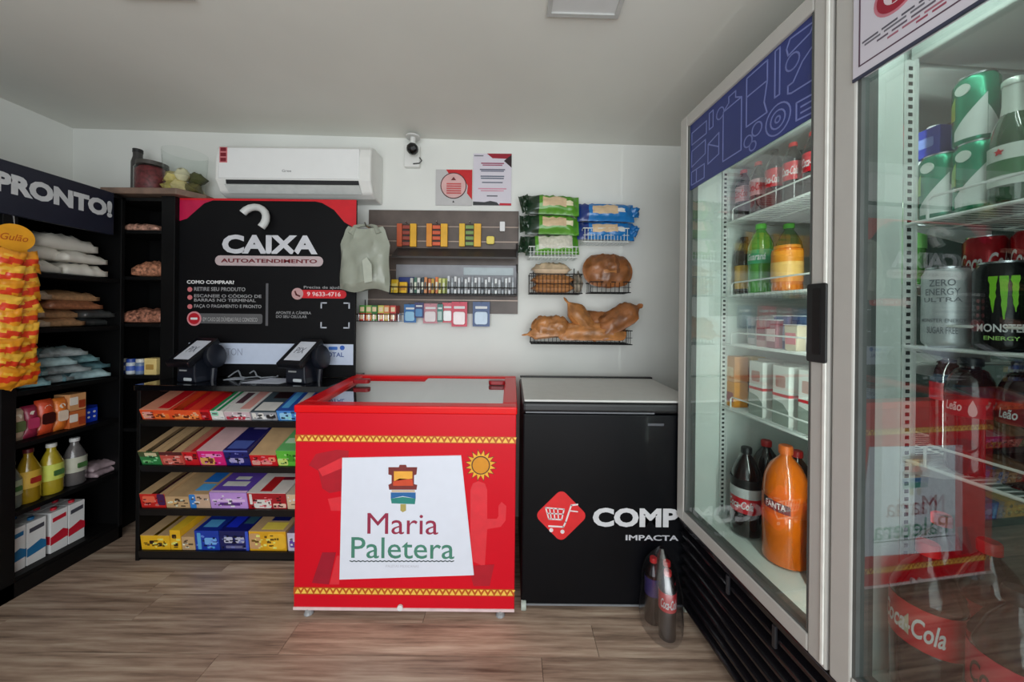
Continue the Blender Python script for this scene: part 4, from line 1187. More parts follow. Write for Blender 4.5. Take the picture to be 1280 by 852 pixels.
# ================================================================ red chest freezer
FX, FD = -.922, 1.52
FW, FH, FB, FDp = .945, .90, .026, .59
F_ = thing('red_freezer', 'red wrapped chest freezer with a white placard and glass sliding lid', 'freezer', (FX, FD, 0))
redw = M((210, 8, 32), .4, var=.03, scale=3, coat=.1, name='red_wrap', spec=.25)
redt = M((226, 8, 16), .32, var=.03, scale=3, coat=.15, name='red_enamel', spec=.3)
fr = MB(redw, white_plastic)
tk = .05
zb, zt0, zt1 = FB, .868, .898                       # body top edge rises to the back
def wedge(mb, x0, x1, y0, y1, z0, za, zb_, m=0):
    f = lambda y: za + (zb_ - za) * y / FDp
    return mb.raw([(x0, y0, z0), (x1, y0, z0), (x1, y1, z0), (x0, y1, z0), (x0, y0, f(y0)), (x1, y0, f(y0)), (x1, y1, f(y1)), (x0, y1, f(y1))],
                  [(0, 3, 2, 1), (4, 5, 6, 7), (0, 1, 5, 4), (1, 2, 6, 5), (2, 3, 7, 6), (3, 0, 4, 7)], m)
wedge(fr, 0, FW, 0, tk, zb, zt0, zt1); wedge(fr, 0, FW, FDp - tk, FDp, zb, zt0, zt1)
wedge(fr, 0, tk, tk, FDp - tk, zb, zt0, zt1); wedge(fr, FW - tk, FW, tk, FDp - tk, zb, zt0, zt1)
fr.box(tk, FW - tk, tk, FDp - tk, zb, .42, 1)
fr.build('body', F_, bevel=.004)
li = MB(white_plastic)
wedge(li, tk, FW - tk, tk, tk + .003, .42, .86, .89); wedge(li, tk, FW - tk, FDp - tk - .003, FDp - tk, .42, .86, .89)
wedge(li, tk, tk + .003, tk + .003, FDp - tk - .003, .42, .86, .89); wedge(li, FW - tk - .003, FW - tk, tk + .003, FDp - tk - .003, .42, .86, .89)
li.build('liner', F_)
tl = math.atan2(zt1 - zt0, FDp)
XT = Matrix.Translation((0, 0, zt0)) @ Matrix.Rotation(tl, 4, 'X')
rim = MB(redt)
for a in ((-.004, FW + .004, -.006, .055), (-.004, FW + .004, FDp - .04, FDp + .004), (-.004, .06, .055, FDp - .04), (FW - .06, FW + .004, .055, FDp - .04)):
    rim.box(*a, 0, .034, X=XT)
rim.build('top_rim', F_, bevel=.006)
lidg = glass_mat('frosty_lid_glass', (.80, .84, .85), 1.9, .58)
MB(lidg).box(.06, FW * .5 + .03, .055, FDp - .04, .012, .018, X=XT).build('sliding_glass', F_)
MB(lidg).box(FW * .5 - .03, FW - .06, .055, FDp - .04, .022, .028, X=XT).build('sliding_glass', F_)
for x in (.115, FW - .10):
    MB(M((150, 8, 22), .35)).prism(rrect(-.045, .045, -.02, .02, .016), 0, .022, X=XT @ Matrix.Translation((x, .40, .052)) @ Matrix.Rotation(R(-90), 4, 'X')).build('lid_handle', F_, bevel=.004)
MB(M((226, 200, 200), .35)).box(0, FW, -.003, .0, FB, FB + .012).build('bottom_trim', F_)
MB(print_white).lathe([(.012, 0), (.012, .008)], n=14, X=Matrix.Translation((FW * .485, -.003, FB + .018)) @ Matrix.Rotation(R(90), 4, 'X')).build('drain_plug', F_)
for x in (.06, .885):
    for y in (.012, FDp - .06):
        MB(M((150, 150, 152), .35)).lathe([(.018, 0), (.02, .003), (.016, .012), (.016, FB + .002)], cx=x, cy=y, n=12).build('foot', F_)


def fz(px, py):
    p = at(px, py, FD)
    return p.x - FX, p.z


# upper glossy band of the front
gold = M((236, 172, 44), .45, name='gold_print')
for py in (548.5, 739):
    zc = fz(500, py)[1]
    bnd = MB(M((186, 84, 24), .45)).box(.0, FW, -.0012, 0, zc - .015, zc + .015)
    bo = bnd.build('zigzag_band', F_)
    zg = MB(M((246, 196, 84), .45))
    nz = 34
    st_ = (FW - .008) / nz
    for k in range(nz):
        x_ = .004 + st_ * k
        zg.prism([(x_ + st_ * .08, zc - .011), (x_ + st_ * .92, zc - .011), (x_ + st_ * .5, zc + .009)], -.0018, -.0012)
        zg.prism([(x_ + st_ * .72, zc + .012), (x_ + st_ * 1.28, zc + .012), (x_ + st_, zc + .001)], -.0018, -.0012)
    tag(zg.build('printed_zigzag', bo), kind='stuff')
dr1, dr2, dr3 = M((222, 44, 56), .4, coat=.2), M((176, 10, 34), .4, coat=.2), M((160, 14, 40), .4, coat=.2)
P_ = lambda *pp: [fz(*c) for c in pp]
# faded cactus in its pot
MB(dr1).prism(P_((588, 700), (588, 612), (591, 604), (598, 601), (606, 604), (609, 612), (609, 648), (621, 648), (623, 645), (623, 632), (627, 627), (633, 632), (632, 650), (626, 658), (609, 661), (606, 708)), -.0008, 0).build('printed_cactus', F_)
MB(dr2).prism(P_((585, 707), (618, 705), (612, 732), (592, 732)), -.001, 0).build('printed_pot', F_)
# faded figure in a wide hat
MB(dr2).prism(P_((386, 581), (395, 567), (420, 562), (436, 563), (432, 612), (412, 616), (403, 610), (398, 588)), -.0008, 0).build('printed_hat', F_)
MB(dr1).prism(P_((398, 586), (428, 571), (432, 583), (403, 595)), -.0012, 0).build('printed_brim', F_)
MB(dr1).prism(P_((410, 623), (428, 620), (427, 638), (414, 638)), -.0012, 0).build('printed_face', F_)
MB(dr1).prism(P_((412, 730), (421, 694), (426, 694), (424, 730)), -.0012, 0).build('printed_poncho', F_)
MB(dr3).prism(P_((390, 728), (403, 690), (420, 690), (411, 730)), -.0009, 0).build('printed_poncho', F_)
# sun
c = fz(601, 581)
ray = []
for k in range(32):
    r_ = (.042, .064)[k % 2]
    ray.append((c[0] + r_ * cos(2 * pi * k / 32), c[1] + r_ * sin(2 * pi * k / 32)))
so = MB(M((120, 50, 20), .45)).prism([(c[0] + (x - c[0]) * 1.1, c[1] + (z - c[1]) * 1.1) for x, z in ray], -.001, 0).build('sun_outline', F_)
MB(gold).prism(ray, -.0016, -.001).build('sun_rays', F_)
MB(M((90, 50, 20), .45)).prism(circle(*c, .04, 24), -.0022, 0).build('sun_ring', F_)
MB(M((214, 140, 24), .45)).prism(circle(*c, .035, 24), -.0028, 0).build('sun_disc', F_)
# placard
pl = MB(M((222, 226, 238), .4, var=.015, name='placard_white')).prism(P_((428.5, 571.5), (576.5, 568.5), (592.5, 717.5), (425, 723)), -.005, 0).build('placard', F_)
mar, tea = M((150, 40, 70), .5), M((70, 130, 110), .5)
a, b = fz(460, 640), fz(548, 667)
text('Maria', a[0], b[0], b[1], a[1], -.0056, mar, pl)
a, b = fz(440, 670), fz(568, 697.5)
text('Paletera', a[0], b[0], b[1], a[1], -.0056, tea, pl, bold=.004)
lnm = MB(M((40, 60, 60), .5))
pts = [fz(438 + 2.7 * k, 699.5 + (1 if k % 2 else 0)) for k in range(49)]
lnm.stroke(pts, .004, -.0056, -.005)
lnm.build('wavy_underline', pl)
a, b = fz(483, 704.5), fz(524, 708)
text('PALETAS MEXICANAS', a[0], b[0], b[1], a[1], -.0056, M((190, 190, 200), .5), pl)
ic = lambda nm, c, *pp: MB(M(c, .5)).prism(P_(*pp), -.0056 - ic.k, -.005).build(nm, pl)
ic.k = 0
ic('emblem_outline', (120, 44, 40), (486, 583), (499, 583), (500, 580), (508, 580), (509, 583), (522, 583), (521, 592), (518, 593), (518, 604), (522, 605), (521, 611), (487, 611), (486, 605), (490, 603), (490, 593), (486, 592))
ic.k = .0005
ic('emblem_yellow', (240, 172, 64), (493, 588), (516, 588), (516, 597), (493, 600))
ic('emblem_red', (206, 74, 40), (492, 601), (500, 597), (516, 598), (517, 606), (492, 606))
ic.k = 0
ic('emblem_cream', (206, 180, 150), (490, 611.5), (519, 611.5), (519, 614), (490, 614))
ic('emblem_blue', (36, 100, 160), (489, 614.5), (520, 614.5), (520, 622), (504, 619), (489, 622))
ic('emblem_teal', (40, 130, 120), (489, 622), (504, 620), (520, 622), (519, 629), (490, 628))
ic('emblem_stick', (176, 160, 90), (501, 629), (508, 629), (508, 637), (504, 639), (501, 637))

# ================================================================ black chest freezer
KX, KD = .052, 1.56
K_ = thing('black_freezer', 'black chest freezer with a white lid top and shopping cart emblem', 'freezer', (KX, KD, 0))
KW, KDp = .785, .58
kb = M((6, 7, 11), .38, var=.25, scale=3, coat=.06, name='black_wrap', spec=.15)
MB(kb).box(0, KW, 0, KDp, .022, .862).build('body', K_, bevel=.008)
MB(M((16, 17, 20), .4)).box(-.004, KW + .004, -.008, KDp, .866, .915).build('lid', K_, bevel=.016, seg=3)
MB(M((206, 206, 202), .35, var=.03)).box(.006, KW - .006, .002, KDp - .01, .914, .924).build('lid_top', K_, bevel=.004)
MB(black_plastic).box(.0, KW, KDp - .035, KDp - .006, .922, .932).build('hinge_strip', K_, bevel=.003)
MB(M((96, 98, 104), .3)).box(.012, .575, -.0085, -.007, .868, .874).build('lid_sheen', K_)  # pale strip painted as the sheen along the lid's front edge
MB(M((120, 122, 126), .4)).box(0, KW, -.002, 0, .022, .03).build('bottom_trim', K_)
MB(M((70, 72, 80), .35)).box(.55, .62, -.0015, .0, .815, .825).build('small_badge', K_)
for x in (.012, KW - .06):
    for y in (.004, KDp - .07):
        c_ = MB(M((176, 184, 174), .4)).lathe([(.02, -.011), (.022, -.008), (.022, .008), (.02, .011)], n=16, X=Matrix.Translation((x, y, .022)) @ Matrix.Rotation(R(90), 4, 'Y')).build('castor', K_, smooth=True)


def kz(px, py):
    p = at(px, py, KD)
    return p.x - KX, p.z


c = kz(701.5, 644)
s = .108
rd = [(c[0] + x * cos(R(45)) - z * sin(R(45)), c[1] + x * sin(R(45)) + z * cos(R(45))) for x, z in rrect(-.083, .083, -.083, .083, .028, 5)]
em = MB(M((214, 36, 40), .4)).prism(rd, -.001, 0).build('cart_emblem', K_)
ct = MB(M((226, 214, 214), .5))
Q = lambda *pp: [kz(*a) for a in pp]
ct.stroke(Q((682, 634), (705, 636), (702, 649), (686, 648)), .006, -.0018, -.001, closed=True)
for k in range(3):
    ct.stroke(Q((687 + 5 * k, 635), (689 + 4.5 * k, 648)), .005, -.0018, -.001)
ct.stroke(Q((684, 641), (704, 642)), .005, -.0018, -.001)
ct.stroke(Q((722, 630), (714, 631), (707, 652), (704, 658), (686, 657)), .007, -.0018, -.001)
ct.stroke(Q((713, 638), (722, 639)), .005, -.0018, -.001)
for px, py in ((689, 662), (703, 664)): ct.prism(circle(*kz(px, py), .009, 12), -.0018, -.001)
ct.build('cart_drawing', em)
a, b = kz(741, 634), kz(848, 659)
text('COMP', a[0], b[0], b[1], a[1], -.0012, M((205, 205, 208), .5), K_, bold=.045)
a, b = kz(782, 668), kz(848, 675.5)
text('IMPACTA', a[0], b[0], b[1], a[1], -.0012, M((190, 190, 196), .5), K_, bold=.025)
# ================================================================ two-door glass drinks cooler
CX, CY, CROT = .725, 1.545, R(-85.5)
C_ = thing('drinks_cooler', 'tall white two-door glass drinks cooler with a black slatted base', 'drinks cooler', (CX, CY, 0), (0, 0, CROT))
cxx, cxy = cos(CROT), sin(CROT)


def cw(x, y, z):
    return Vector((CX + x * cxx - y * cxy, CY + x * cxy + y * cxx, z))


def fx(px, y, py=392):
    """local x on the plane y metres behind the cooler's front, seen at pixel px"""
    u, v = px - 640, py - 392
    a = (u * cos(ROLL) + v * sin(ROLL)) / FPX
    return (a * (CY + y * cxx) - CX + y * cxy) / (cxx - a * cxy)


CLN, CDP, CT, CB0 = 1.37, .68, 2.15, .42
cab = M((184, 183, 178), .4, var=.02, name='cooler_white')
liner = M((222, 230, 224), .3, var=.02, name='cooler_liner')
alu = M((84, 99, 94), .4, .25, var=.15, scale=40, name='embossed_liner')  # aluminium liner, colour lowered to carry the shade behind the drinks
MB(cab).box(0, .03, .055, CDP, CB0, CT).build('side_panel', C_, bevel=.003)
MB(cab).box(CLN - .03, CLN, .055, CDP, CB0, CT).build('side_panel', C_, bevel=.003)
MB(cab).box(.03, CLN - .03, .055, CDP, CT - .04, CT).build('top_panel', C_)
MB(alu).box(.03, CLN - .03, CDP - .03, CDP, CB0, CT - .04).build('back_panel', C_)
MB(liner).box(.03, CLN - .03, .055, CDP - .03, CB0, .45).build('floor_panel', C_)
MB(liner).box(.03, .04, .056, CDP - .03, .45, CT - .04).build('inner_wall', C_)
MB(alu).box(CLN - .04, CLN - .03, .056, CDP - .03, .45, CT - .04).build('inner_wall', C_)
# white post between the two doors
MB(liner).box(.655, .7, .056, .165, .45, CT - .04).build('middle_post', C_, bevel=.002)
hd = MB(liner).box(.04, .675, .20, CDP - .03, 1.93, CT - .04).build('air_duct', C_, bevel=.004)
MB(liner).box(.685, CLN - .04, .20, CDP - .03, 1.93, CT - .04).build('air_duct', C_, bevel=.004)
k_ = MB(grey_plastic).lathe([(.012, 0), (.012, .01)], n=12, X=Matrix.Translation((fx(966, .2), .2, 2.0)) @ Matrix.Rotation(R(90), 4, 'X')).build('duct_screw', hd)

# black louvred base
base = MB(black_plastic).box(.012, CLN, .10, CDP, .05, CB0 - .002)
base.build('base_box', C_)
for x in (.08, CLN - .08):
    for y in (.14, CDP - .08):
        MB(black_plastic).lathe([(.025, 0), (.025, .052)], cx=x, cy=y, n=12).build('foot', C_)
slg = M((20, 18, 22), .22, var=.1, coat=.4, name='slat_gloss')
for k in range(7):
    z = .052 + k * .049
    sm = MB(slg)
    sm.raw([(.0, .02, z), (CLN, .02, z), (CLN, .02, z + .012), (.0, .02, z + .012), (.0, .10, z + .03), (CLN, .10, z + .03), (CLN, .10, z + .047), (.0, .10, z + .047)],
           [(0, 1, 2, 3), (3, 2, 6, 7), (4, 7, 6, 5), (0, 4, 5, 1), (0, 3, 7, 4), (1, 5, 6, 2)])
    sm.build('slat', C_, bevel=.003)
MB(slg).box(0, CLN, .012, .10, .398, CB0 - .001).build('base_rail', C_, bevel=.003)
for x in (.30, .50, 1.0):
    MB(M((40, 40, 44), .3)).box(x, x + .012, .011, .02, .33, .395).build('base_clip', C_, bevel=.002)

# interior LED bars on the inner sides of the door stiles, and their light
for x, s in ((.637, -1),):
    led = bpy.data.materials.get('led_bar') or bpy.data.materials.new('led_bar')
    led.use_nodes = True
    led.node_tree.nodes['Principled BSDF'].inputs['Emission Color'].default_value = (.86, 1, .94, 1)
    led.node_tree.nodes['Principled BSDF'].inputs['Emission Strength'].default_value = 2.0
    MB(led).box(x - .006, x + .006, .058, .068, .5, 2.05).build('led_bar', C_)
for x, ang, pw in ((.637, -42, 4.2),):
    p = cw(x, .074, 1.27)
    l = area_light('cooler_led', p, (R(90), 0, CROT - R(ang)), .012, 1.5, pw, (.88, 1, .95))

area_light('cooler_led', cw(1.02, .085, 2.085), (R(38), 0, CROT + pi), .55, .012, 2.6, (.88, 1, .95))

# doors
frame_m = M((184, 182, 177), .35, var=.02, name='door_frame')
pane = glass_mat('cooler_glass', (.88, .92, .905), 1.72, .085)
DZ0, DZ1 = .432, 2.145
for k, (x0, x1) in enumerate(((0.0, .676), (.684, 1.37))):
    d = bpy.data.objects.new('door', MB(frame_m).box(x0, x0 + .05, 0, .05, DZ0, DZ1).box(x1 - .05, x1, 0, .05, DZ0, DZ1).box(x0 + .05, x1 - .05, 0, .05, DZ0, DZ0 + .045).box(x0 + .05, x1 - .05, 0, .05, DZ1 - .05, DZ1).mesh('door'))
    COL.objects.link(d); d.parent = C_
    md = d.modifiers.new('edge', 'BEVEL'); md.width, md.segments = .004, 2
    MB(pane).box(x0 + .045, x1 - .045, .014, .034, DZ0 + .04, DZ1 - .045).build('glass_pane', d)
    g = MB(M((84, 88, 86), .5))
    g.box(x0 + .05, x0 + .058, .004, .046, DZ0 + .045, DZ1 - .05).box(x1 - .058, x1 - .05, .004, .046, DZ0 + .045, DZ1 - .05)
    g.box(x0 + .058, x1 - .058, .004, .046, DZ0 + .045, DZ0 + .052)
    g.build('gasket', d)
    MB(M((232, 232, 226), .3)).box(x1 - .012, x1 - .006, -.004, 0, DZ0 + .01, DZ1 - .01).build('frame_bead', d)
    if k == 0:
        hx0, hx1 = x1 - .056, x1 - .003
        hz1, hz0 = 1.385, 1.185
        hh = MB(M((30, 32, 33), .35)).prism(rrect(hx0, hx1, hz0, hz1, .006), -.006, 0).build('handle', d, bevel=.002)
        MB(M((6, 6, 7), .5)).prism(rrect(hx0 + .018, hx1 - .014, hz0 + .02, hz1 - .012, .005), -.0075, -.005).build('handle_recess', d)
        st = MB(M((44, 56, 118), .45, var=.1, scale=5, name='sticker_blue')).box(x0 + .052, x1 - .052, .010, .014, 1.825, DZ1 - .05).build('blue_sticker', d)
        sx0, sx1, sz0, sz1 = x0 + .052, x1 - .052, 1.825, DZ1 - .05
        U = lambda u, v: (sx0 + (sx1 - sx0) * u, sz0 + (sz1 - sz0) * v)
        o = MB(M((118, 128, 186), .5))
        yy = (.0094, .010)
        w_ = .0045
        S_ = lambda pts, cl=True, w=w_: o.stroke([U(*p) for p in pts], w, *yy, closed=cl)
        Ci = lambda u, v, r, n=18: o.stroke(circle(*U(u, v), r, n), w_, *yy, closed=True)
        S_([(.03, .68), (.2, .68), (.2, .86), (.03, .86)]); S_([(.23, .70), (.27, .70), (.27, .93), (.23, .93)])
        S_([(.03, .34), (.19, .40), (.19, .60), (.03, .58)]); S_([(.03, .06), (.18, .06), (.18, .26), (.03, .26)]); S_([(.09, .06), (.09, .26)], False)
        Ci(.34, .80, .02); S_([(.22, .22), (.33, .26), (.33, .55), (.22, .50)]); S_([(.22, .50), (.33, .36)], False)
        S_([(.37, .12), (.53, .12), (.53, .78), (.48, .84), (.48, .92), (.42, .92), (.42, .84), (.37, .78)]); S_([(.37, .78), (.53, .78)], False)
        Ci(.585, .17, .018); Ci(.65, .25, .02); Ci(.62, .08, .014)
        S_([(.57, .36), (.72, .36), (.70, .5), (.72, .72), (.72, .95), (.57, .95)]); S_([(.57, .72), (.72, .72)], False)
        Ci(.79, .20, .044, 24); Ci(.79, .20, .026); Ci(.79, .20, .009, 12)
        S_([(.77, .46), (.80, .46), (.80, .97), (.77, .97)])
        S_([(.85, .40), (.87, .38), (.99, .36), (.99, .70), (.93, .62), (.88, .48), (.85, .48)])
        Ci(.875, .70, .022); S_([(.85, .80), (.97, .84), (.99, .92), (.86, .96), (.84, .88)]); S_([(.90, .06), (.99, .04), (.99, .22), (.90, .24)]); S_([(.925, .11), (.99, .1)], False); S_([(.925, .17), (.99, .16)], False)
        tag(o.build('printed_groceries', st), kind='stuff')
    else:
        sx0, sx1, sz0, sz1 = x0 + .046, x1 - .06, 1.845, DZ1 - .02
        st = MB(M((206, 202, 212), .45, var=.015, name='sticker_white')).box(sx0, sx1, -.004, .0135, sz0, sz1).build('white_sticker', d)
        MB(M((50, 54, 74), .4)).box(sx0 - .001, sx1 + .001, -.0045, .0, sz0 - .006, sz0 + .001).build('sticker_edge', st)
        b_ = MB(M((84, 60, 76), .5))
        b_.stroke([(sx0 + .014, sz1 - .01), (sx0 + .014, sz0 + .022), (sx1 - .014, sz0 + .022), (sx1 - .014, sz1 - .01)], .003, -.0046, -.004)
        b_.build('printed_border', st)
        cx_, cz_ = sx0 + .085, sz0 + .128
        MB(M((196, 120, 134), .5)).prism(circle(cx_, cz_, .042, 30), -.0044, -.004).build('ring_outer', st)
        MB(M((150, 24, 48), .5)).prism(circle(cx_, cz_, .036, 30), -.005, -.0044).build('ring_red', st)
        MB(M((216, 200, 206), .5)).prism(circle(cx_, cz_, .022, 24), -.0056, -.005).build('ring_inner', st)
        MB(M((150, 24, 48), .5)).box(cx_ - .006, cx_ + .006, -.006, -.0056, cz_ - .02, cz_ + .02).build('ring_bar', st)
        rg = random.Random(9)
        for r_, (z, xa, xb, c) in enumerate(((.068, .02, .5, (90, 88, 100)), (.06, .025, .45, (110, 108, 118)), (.05, .05, .5, (100, 90, 104)), (.041, .07, .5, (160, 100, 116)), (.033, .12, .4, (150, 70, 90)))):
            lm = MB(M(c, .5))
            x = sx0 + xa
            while x < sx0 + xb:
                l_ = .018 + rg.random() * .03
                lm.box(x, min(x + l_, sx0 + xb), -.0046, -.004, sz0 + z, sz0 + z + .004)
                x += l_ + .007
            tag(lm.build('printed_line', st), kind='stuff')

# slotted uprights
for x, (za, zb_) in ((.045, (.47, 1.92)), (.702, (.47, 1.92))):
    u_ = MB(wire_white).box(x, x + .004, .162, .186, za, zb_).box(x, x + .010, .182, .188, za, zb_).build('slotted_upright', C_)
    sl = MB(M((30, 36, 34), .6))
    z = za + .02
    while z < zb_ - .02:
        sl.box(x + .0038, x + .0044, .168, .179, z, z + .009)
        z += .0185
    tag(sl.build('slots', u_), kind='stuff')


def wire_shelf(x0, x1, z, rail=.052):
    s = MB(wire_white)
    s.tube([(x0, .168, z), (x1, .168, z)], .0042, 8)
    s.tube([(x0, .60, z), (x1, .60, z)], .0035, 6)
    for x in (x0, x1): s.tube([(x, .168, z), (x, .60, z)], .0035, 6)
    so_ = s.build('wire_shelf', C_, smooth=True)
    g = MB(wire_white)
    n = int((x1 - x0) / .016)
    for k in range(1, n):
        x = x0 + (x1 - x0) * k / n
        g.tube([(x, .168, z + .003), (x, .60, z + .003)], .0017, 4)
    for y in (.3, .45): g.tube([(x0, y, z), (x1, y, z)], .0025, 5)
    tag(g.build('shelf_wires', so_), kind='stuff')
    g = MB(wire_white)
    g.tube([(x0 + .055, .166, z), (x0 + .055, .166, z + rail - .008), (x0 + .063, .166, z + rail), (x1 - .063, .166, z + rail), (x1 - .055, .166, z + rail - .008), (x1 - .055, .166, z)], .003, 6)
    g.build('guard_rail', so_, smooth=True)
    for x in (x0, x1):
        MB(wire_white).prism([(.17, z - .004), (.42, z - .004), (.42, z - .04), (.36, z - .04)], 0, .003, X=Matrix.Translation((x, 0, 0)) @ Matrix.Rotation(R(90), 4, 'Z')).build('shelf_bracket', so_)


D1Z = (1.688, 1.384, 1.181, .918)
D2Z = (1.524, 1.231, .960)
for z in D1Z: wire_shelf(.05, .645, z)
for z in D2Z: wire_shelf(.692, 1.32, z)

# ---------------------------------------------------------------- drinks


def drink(name, lab, cat, x, y, z, group):
    return thing(name, lab, cat, cw(x, y, z), (0, 0, CROT), group)


def pet(t, r, h, body, cap, label, l0=.38, l1=.6, neck=.36, n=18, band=None, waist=.95, shoulder=.74):
    b = MB(body)
    b.lathe([(r * .82, 0), (r * .98, h * .02), (r, h * .06), (r * .97, h * .16), (r, h * .26), (r, l0 * h), (r * waist, (l0 + .02) * h), (r * waist, (l1 - .02) * h), (r, l1 * h), (r, h * (l1 + .04)),
             (r * .9, h * shoulder), (r * .66, h * (shoulder + .09)), (r * neck, h * .91), (r * neck, h * .935)], n=n)
    b.build('bottle_body', t, smooth=True)
    MB(cap).lathe([(r * neck * 1.2, h * .93), (r * neck * 1.2, h * .99), (r * neck * 1.05, h)], n=14).build('cap', t, smooth=True)
    lb = MB(label).lathe([(r * 1.012, h * l0), (r * 1.012, h * l1)], n=n, cap=False).build('label', t, smooth=True)
    if band:
        MB(band[2]).lathe([(r * 1.018, h * band[0]), (r * 1.018, h * band[1])], n=n, cap=False).build('band', t, smooth=True)
    return lb


def curved_text(s, r, h0, h1, ang, mat, parent, name='lettering', centre=-62, bold=.02, shear=0.0):
    """lettering wrapped round a bottle or can of radius r, spanning ang degrees"""
    o = text(s, -.5, .5, h0, h1, 0, mat, parent, name, bold=bold, shear=shear)
    for v in o.data.vertices:
        a = R(centre) + v.co.x * R(ang)
        v.co = (r * cos(a), r * sin(a), v.co.z)
    o.data.update()
    return o


def can(t, r, h, body, bands=()):
    MB(body, chrome).lathe([(r * .78, 0), (r * .95, h * .035), (r, h * .07), (r, h * .90), (r * .84, h * .975)], n=22).build('can_body', t, smooth=True)
    MB(chrome).lathe([(r * .8, h * .972), (r * .86, h * .978), (r * .86, h), (r * .80, h), (r * .78, h * .985), (0.001, h * .985)], n=22, cap=False).build('can_top', t, smooth=True)
    MB(chrome).box(-.006, .006, -.012, .012, h * .986, h * .992).build('ring_pull', t)
    for (a, b, mt, c0, c1) in bands:
        n = 14
        v, f = [], []
        for i in range(n + 1):
            an = R(c0 + (c1 - c0) * i / n)
            bb_ = b[0] + (b[1] - b[0]) * i / n if isinstance(b, tuple) else b
            v += [(r * 1.008 * cos(an), r * 1.008 * sin(an), h * a), (r * 1.008 * cos(an), r * 1.008 * sin(an), h * bb_)]
        for i in range(n): f.append((2 * i, 2 * i + 2, 2 * i + 3, 2 * i + 1))
        mb_ = MB(mt).raw(v, f); mb_.smooth = True
        mb_.build('printed_panel', t)


cola = M((24, 8, 8), .12, var=.1, coat=.7, name='cola')
redl = M((206, 22, 38), .35, coat=.3)
redcap = M((214, 40, 40), .4)
blkcap = M((18, 18, 20), .4)
silver = M((196, 198, 200), .3, .5)
# top shelf of the first door: small cola bottles
row_lab = ['end bottle against the far wall', 'second from the far wall', 'third from the far wall', 'fourth from the far wall', 'fifth from the far wall', 'sixth from the far wall', 'seventh from the far wall']
for d in range(2):
    for k in range(7):
        x, y = .095 + .078 * k, .22 + .1 * d
        t = drink('cola_bottle', f'small cola bottle on the top shelf, {row_lab[k]}, ' + ('front row' if d == 0 else 'back row'), 'bottle', x, y, D1Z[0] + .005, 'small cola bottles on the top shelf')
        zero = k in (2, 5)
        lb = pet(t, .03, .21 + (.012 if zero else 0), cola, blkcap if zero else redcap, M((206, 160, 164), .4) if k < 2 else redl, .36, .66)
        if d == 0 and k < 5: curved_text('Coca-Cola', .0307, .21 * .44, .21 * .58, 95, print_white if k > 1 else print_red, lb, shear=.3)
# second shelf
gcap = M((90, 200, 60), .35)
gbody = M((70, 150, 50), .12, var=.1, coat=.7)
for k, (px, y, lab) in enumerate(((950, .23, 'green soda bottle with a bright green cap by the far end, second shelf'), (985, .33, 'taller green soda bottle behind the orange juice bottle'))):
    t = drink('green_soda_bottle', lab, 'bottle', fx(px, y), y, D1Z[1] + .005, 'green soda bottles in the cooler')
    lb = pet(t, .043, .27, gbody if k == 0 else M((60, 110, 60), .12, coat=.7), gcap, M((60, 160, 110), .4) if k == 0 else M((150, 180, 150), .4), .42, .62)
    curved_text('SODA' if False else 'Guaraná', .044, .27 * .47, .27 * .57, 90, print_white, lb, shear=.2)
t = drink('juice_bottle', 'orange juice bottle in front of the taller green one', 'bottle', fx(983, .215), .215, D1Z[1] + .005, 'juice bottles on the second shelf')
pet(t, .046, .16, M((226, 120, 24), .15, coat=.6), M((226, 140, 40), .4), M((240, 150, 40), .4), .2, .86, neck=.7, shoulder=.9)
MB(M((250, 196, 110), .4)).lathe([(.0475, .05), (.0475, .1)], n=18, cap=False).build('label_band', t, smooth=True)
t = drink('amber_bottle', 'dark necked amber bottle against the far wall, second shelf', 'bottle', .082, .235, D1Z[1] + .005, None)
pet(t, .034, .24, M((52, 40, 24), .12, coat=.6), blkcap, M((206, 160, 60), .4), .1, .5)
t = drink('amber_bottle', 'yellow labelled amber bottle beside the dark necked one', 'bottle', .085, .32, D1Z[1] + .005, None)
pet(t, .034, .22, M((90, 70, 30), .12, coat=.6), M((196, 160, 40), .4), M((216, 180, 60), .4), .1, .6)
for k, (x, y) in enumerate(((.43, .25), (.53, .25), (.6, .3), (.45, .36), (.33, .42))):
    c = [(60, 50, 110), (150, 40, 50), (80, 150, 60), (226, 130, 40), (90, 30, 40)][k]
    t = drink('soda_bottle', ['purple grape soda bottle', 'red guarana soda bottle', 'lime soda bottle', 'orange soda bottle in the back', 'dark cherry soda bottle at the back'][k] + ' on the second shelf behind the door stile', 'bottle', x, y, D1Z[1] + .005, 'sodas behind the door stile')
    pet(t, .04, .25, M(c, .12, coat=.7), M((30, 30, 34), .4), M(tuple(min(255, v + 60) for v in c), .4))
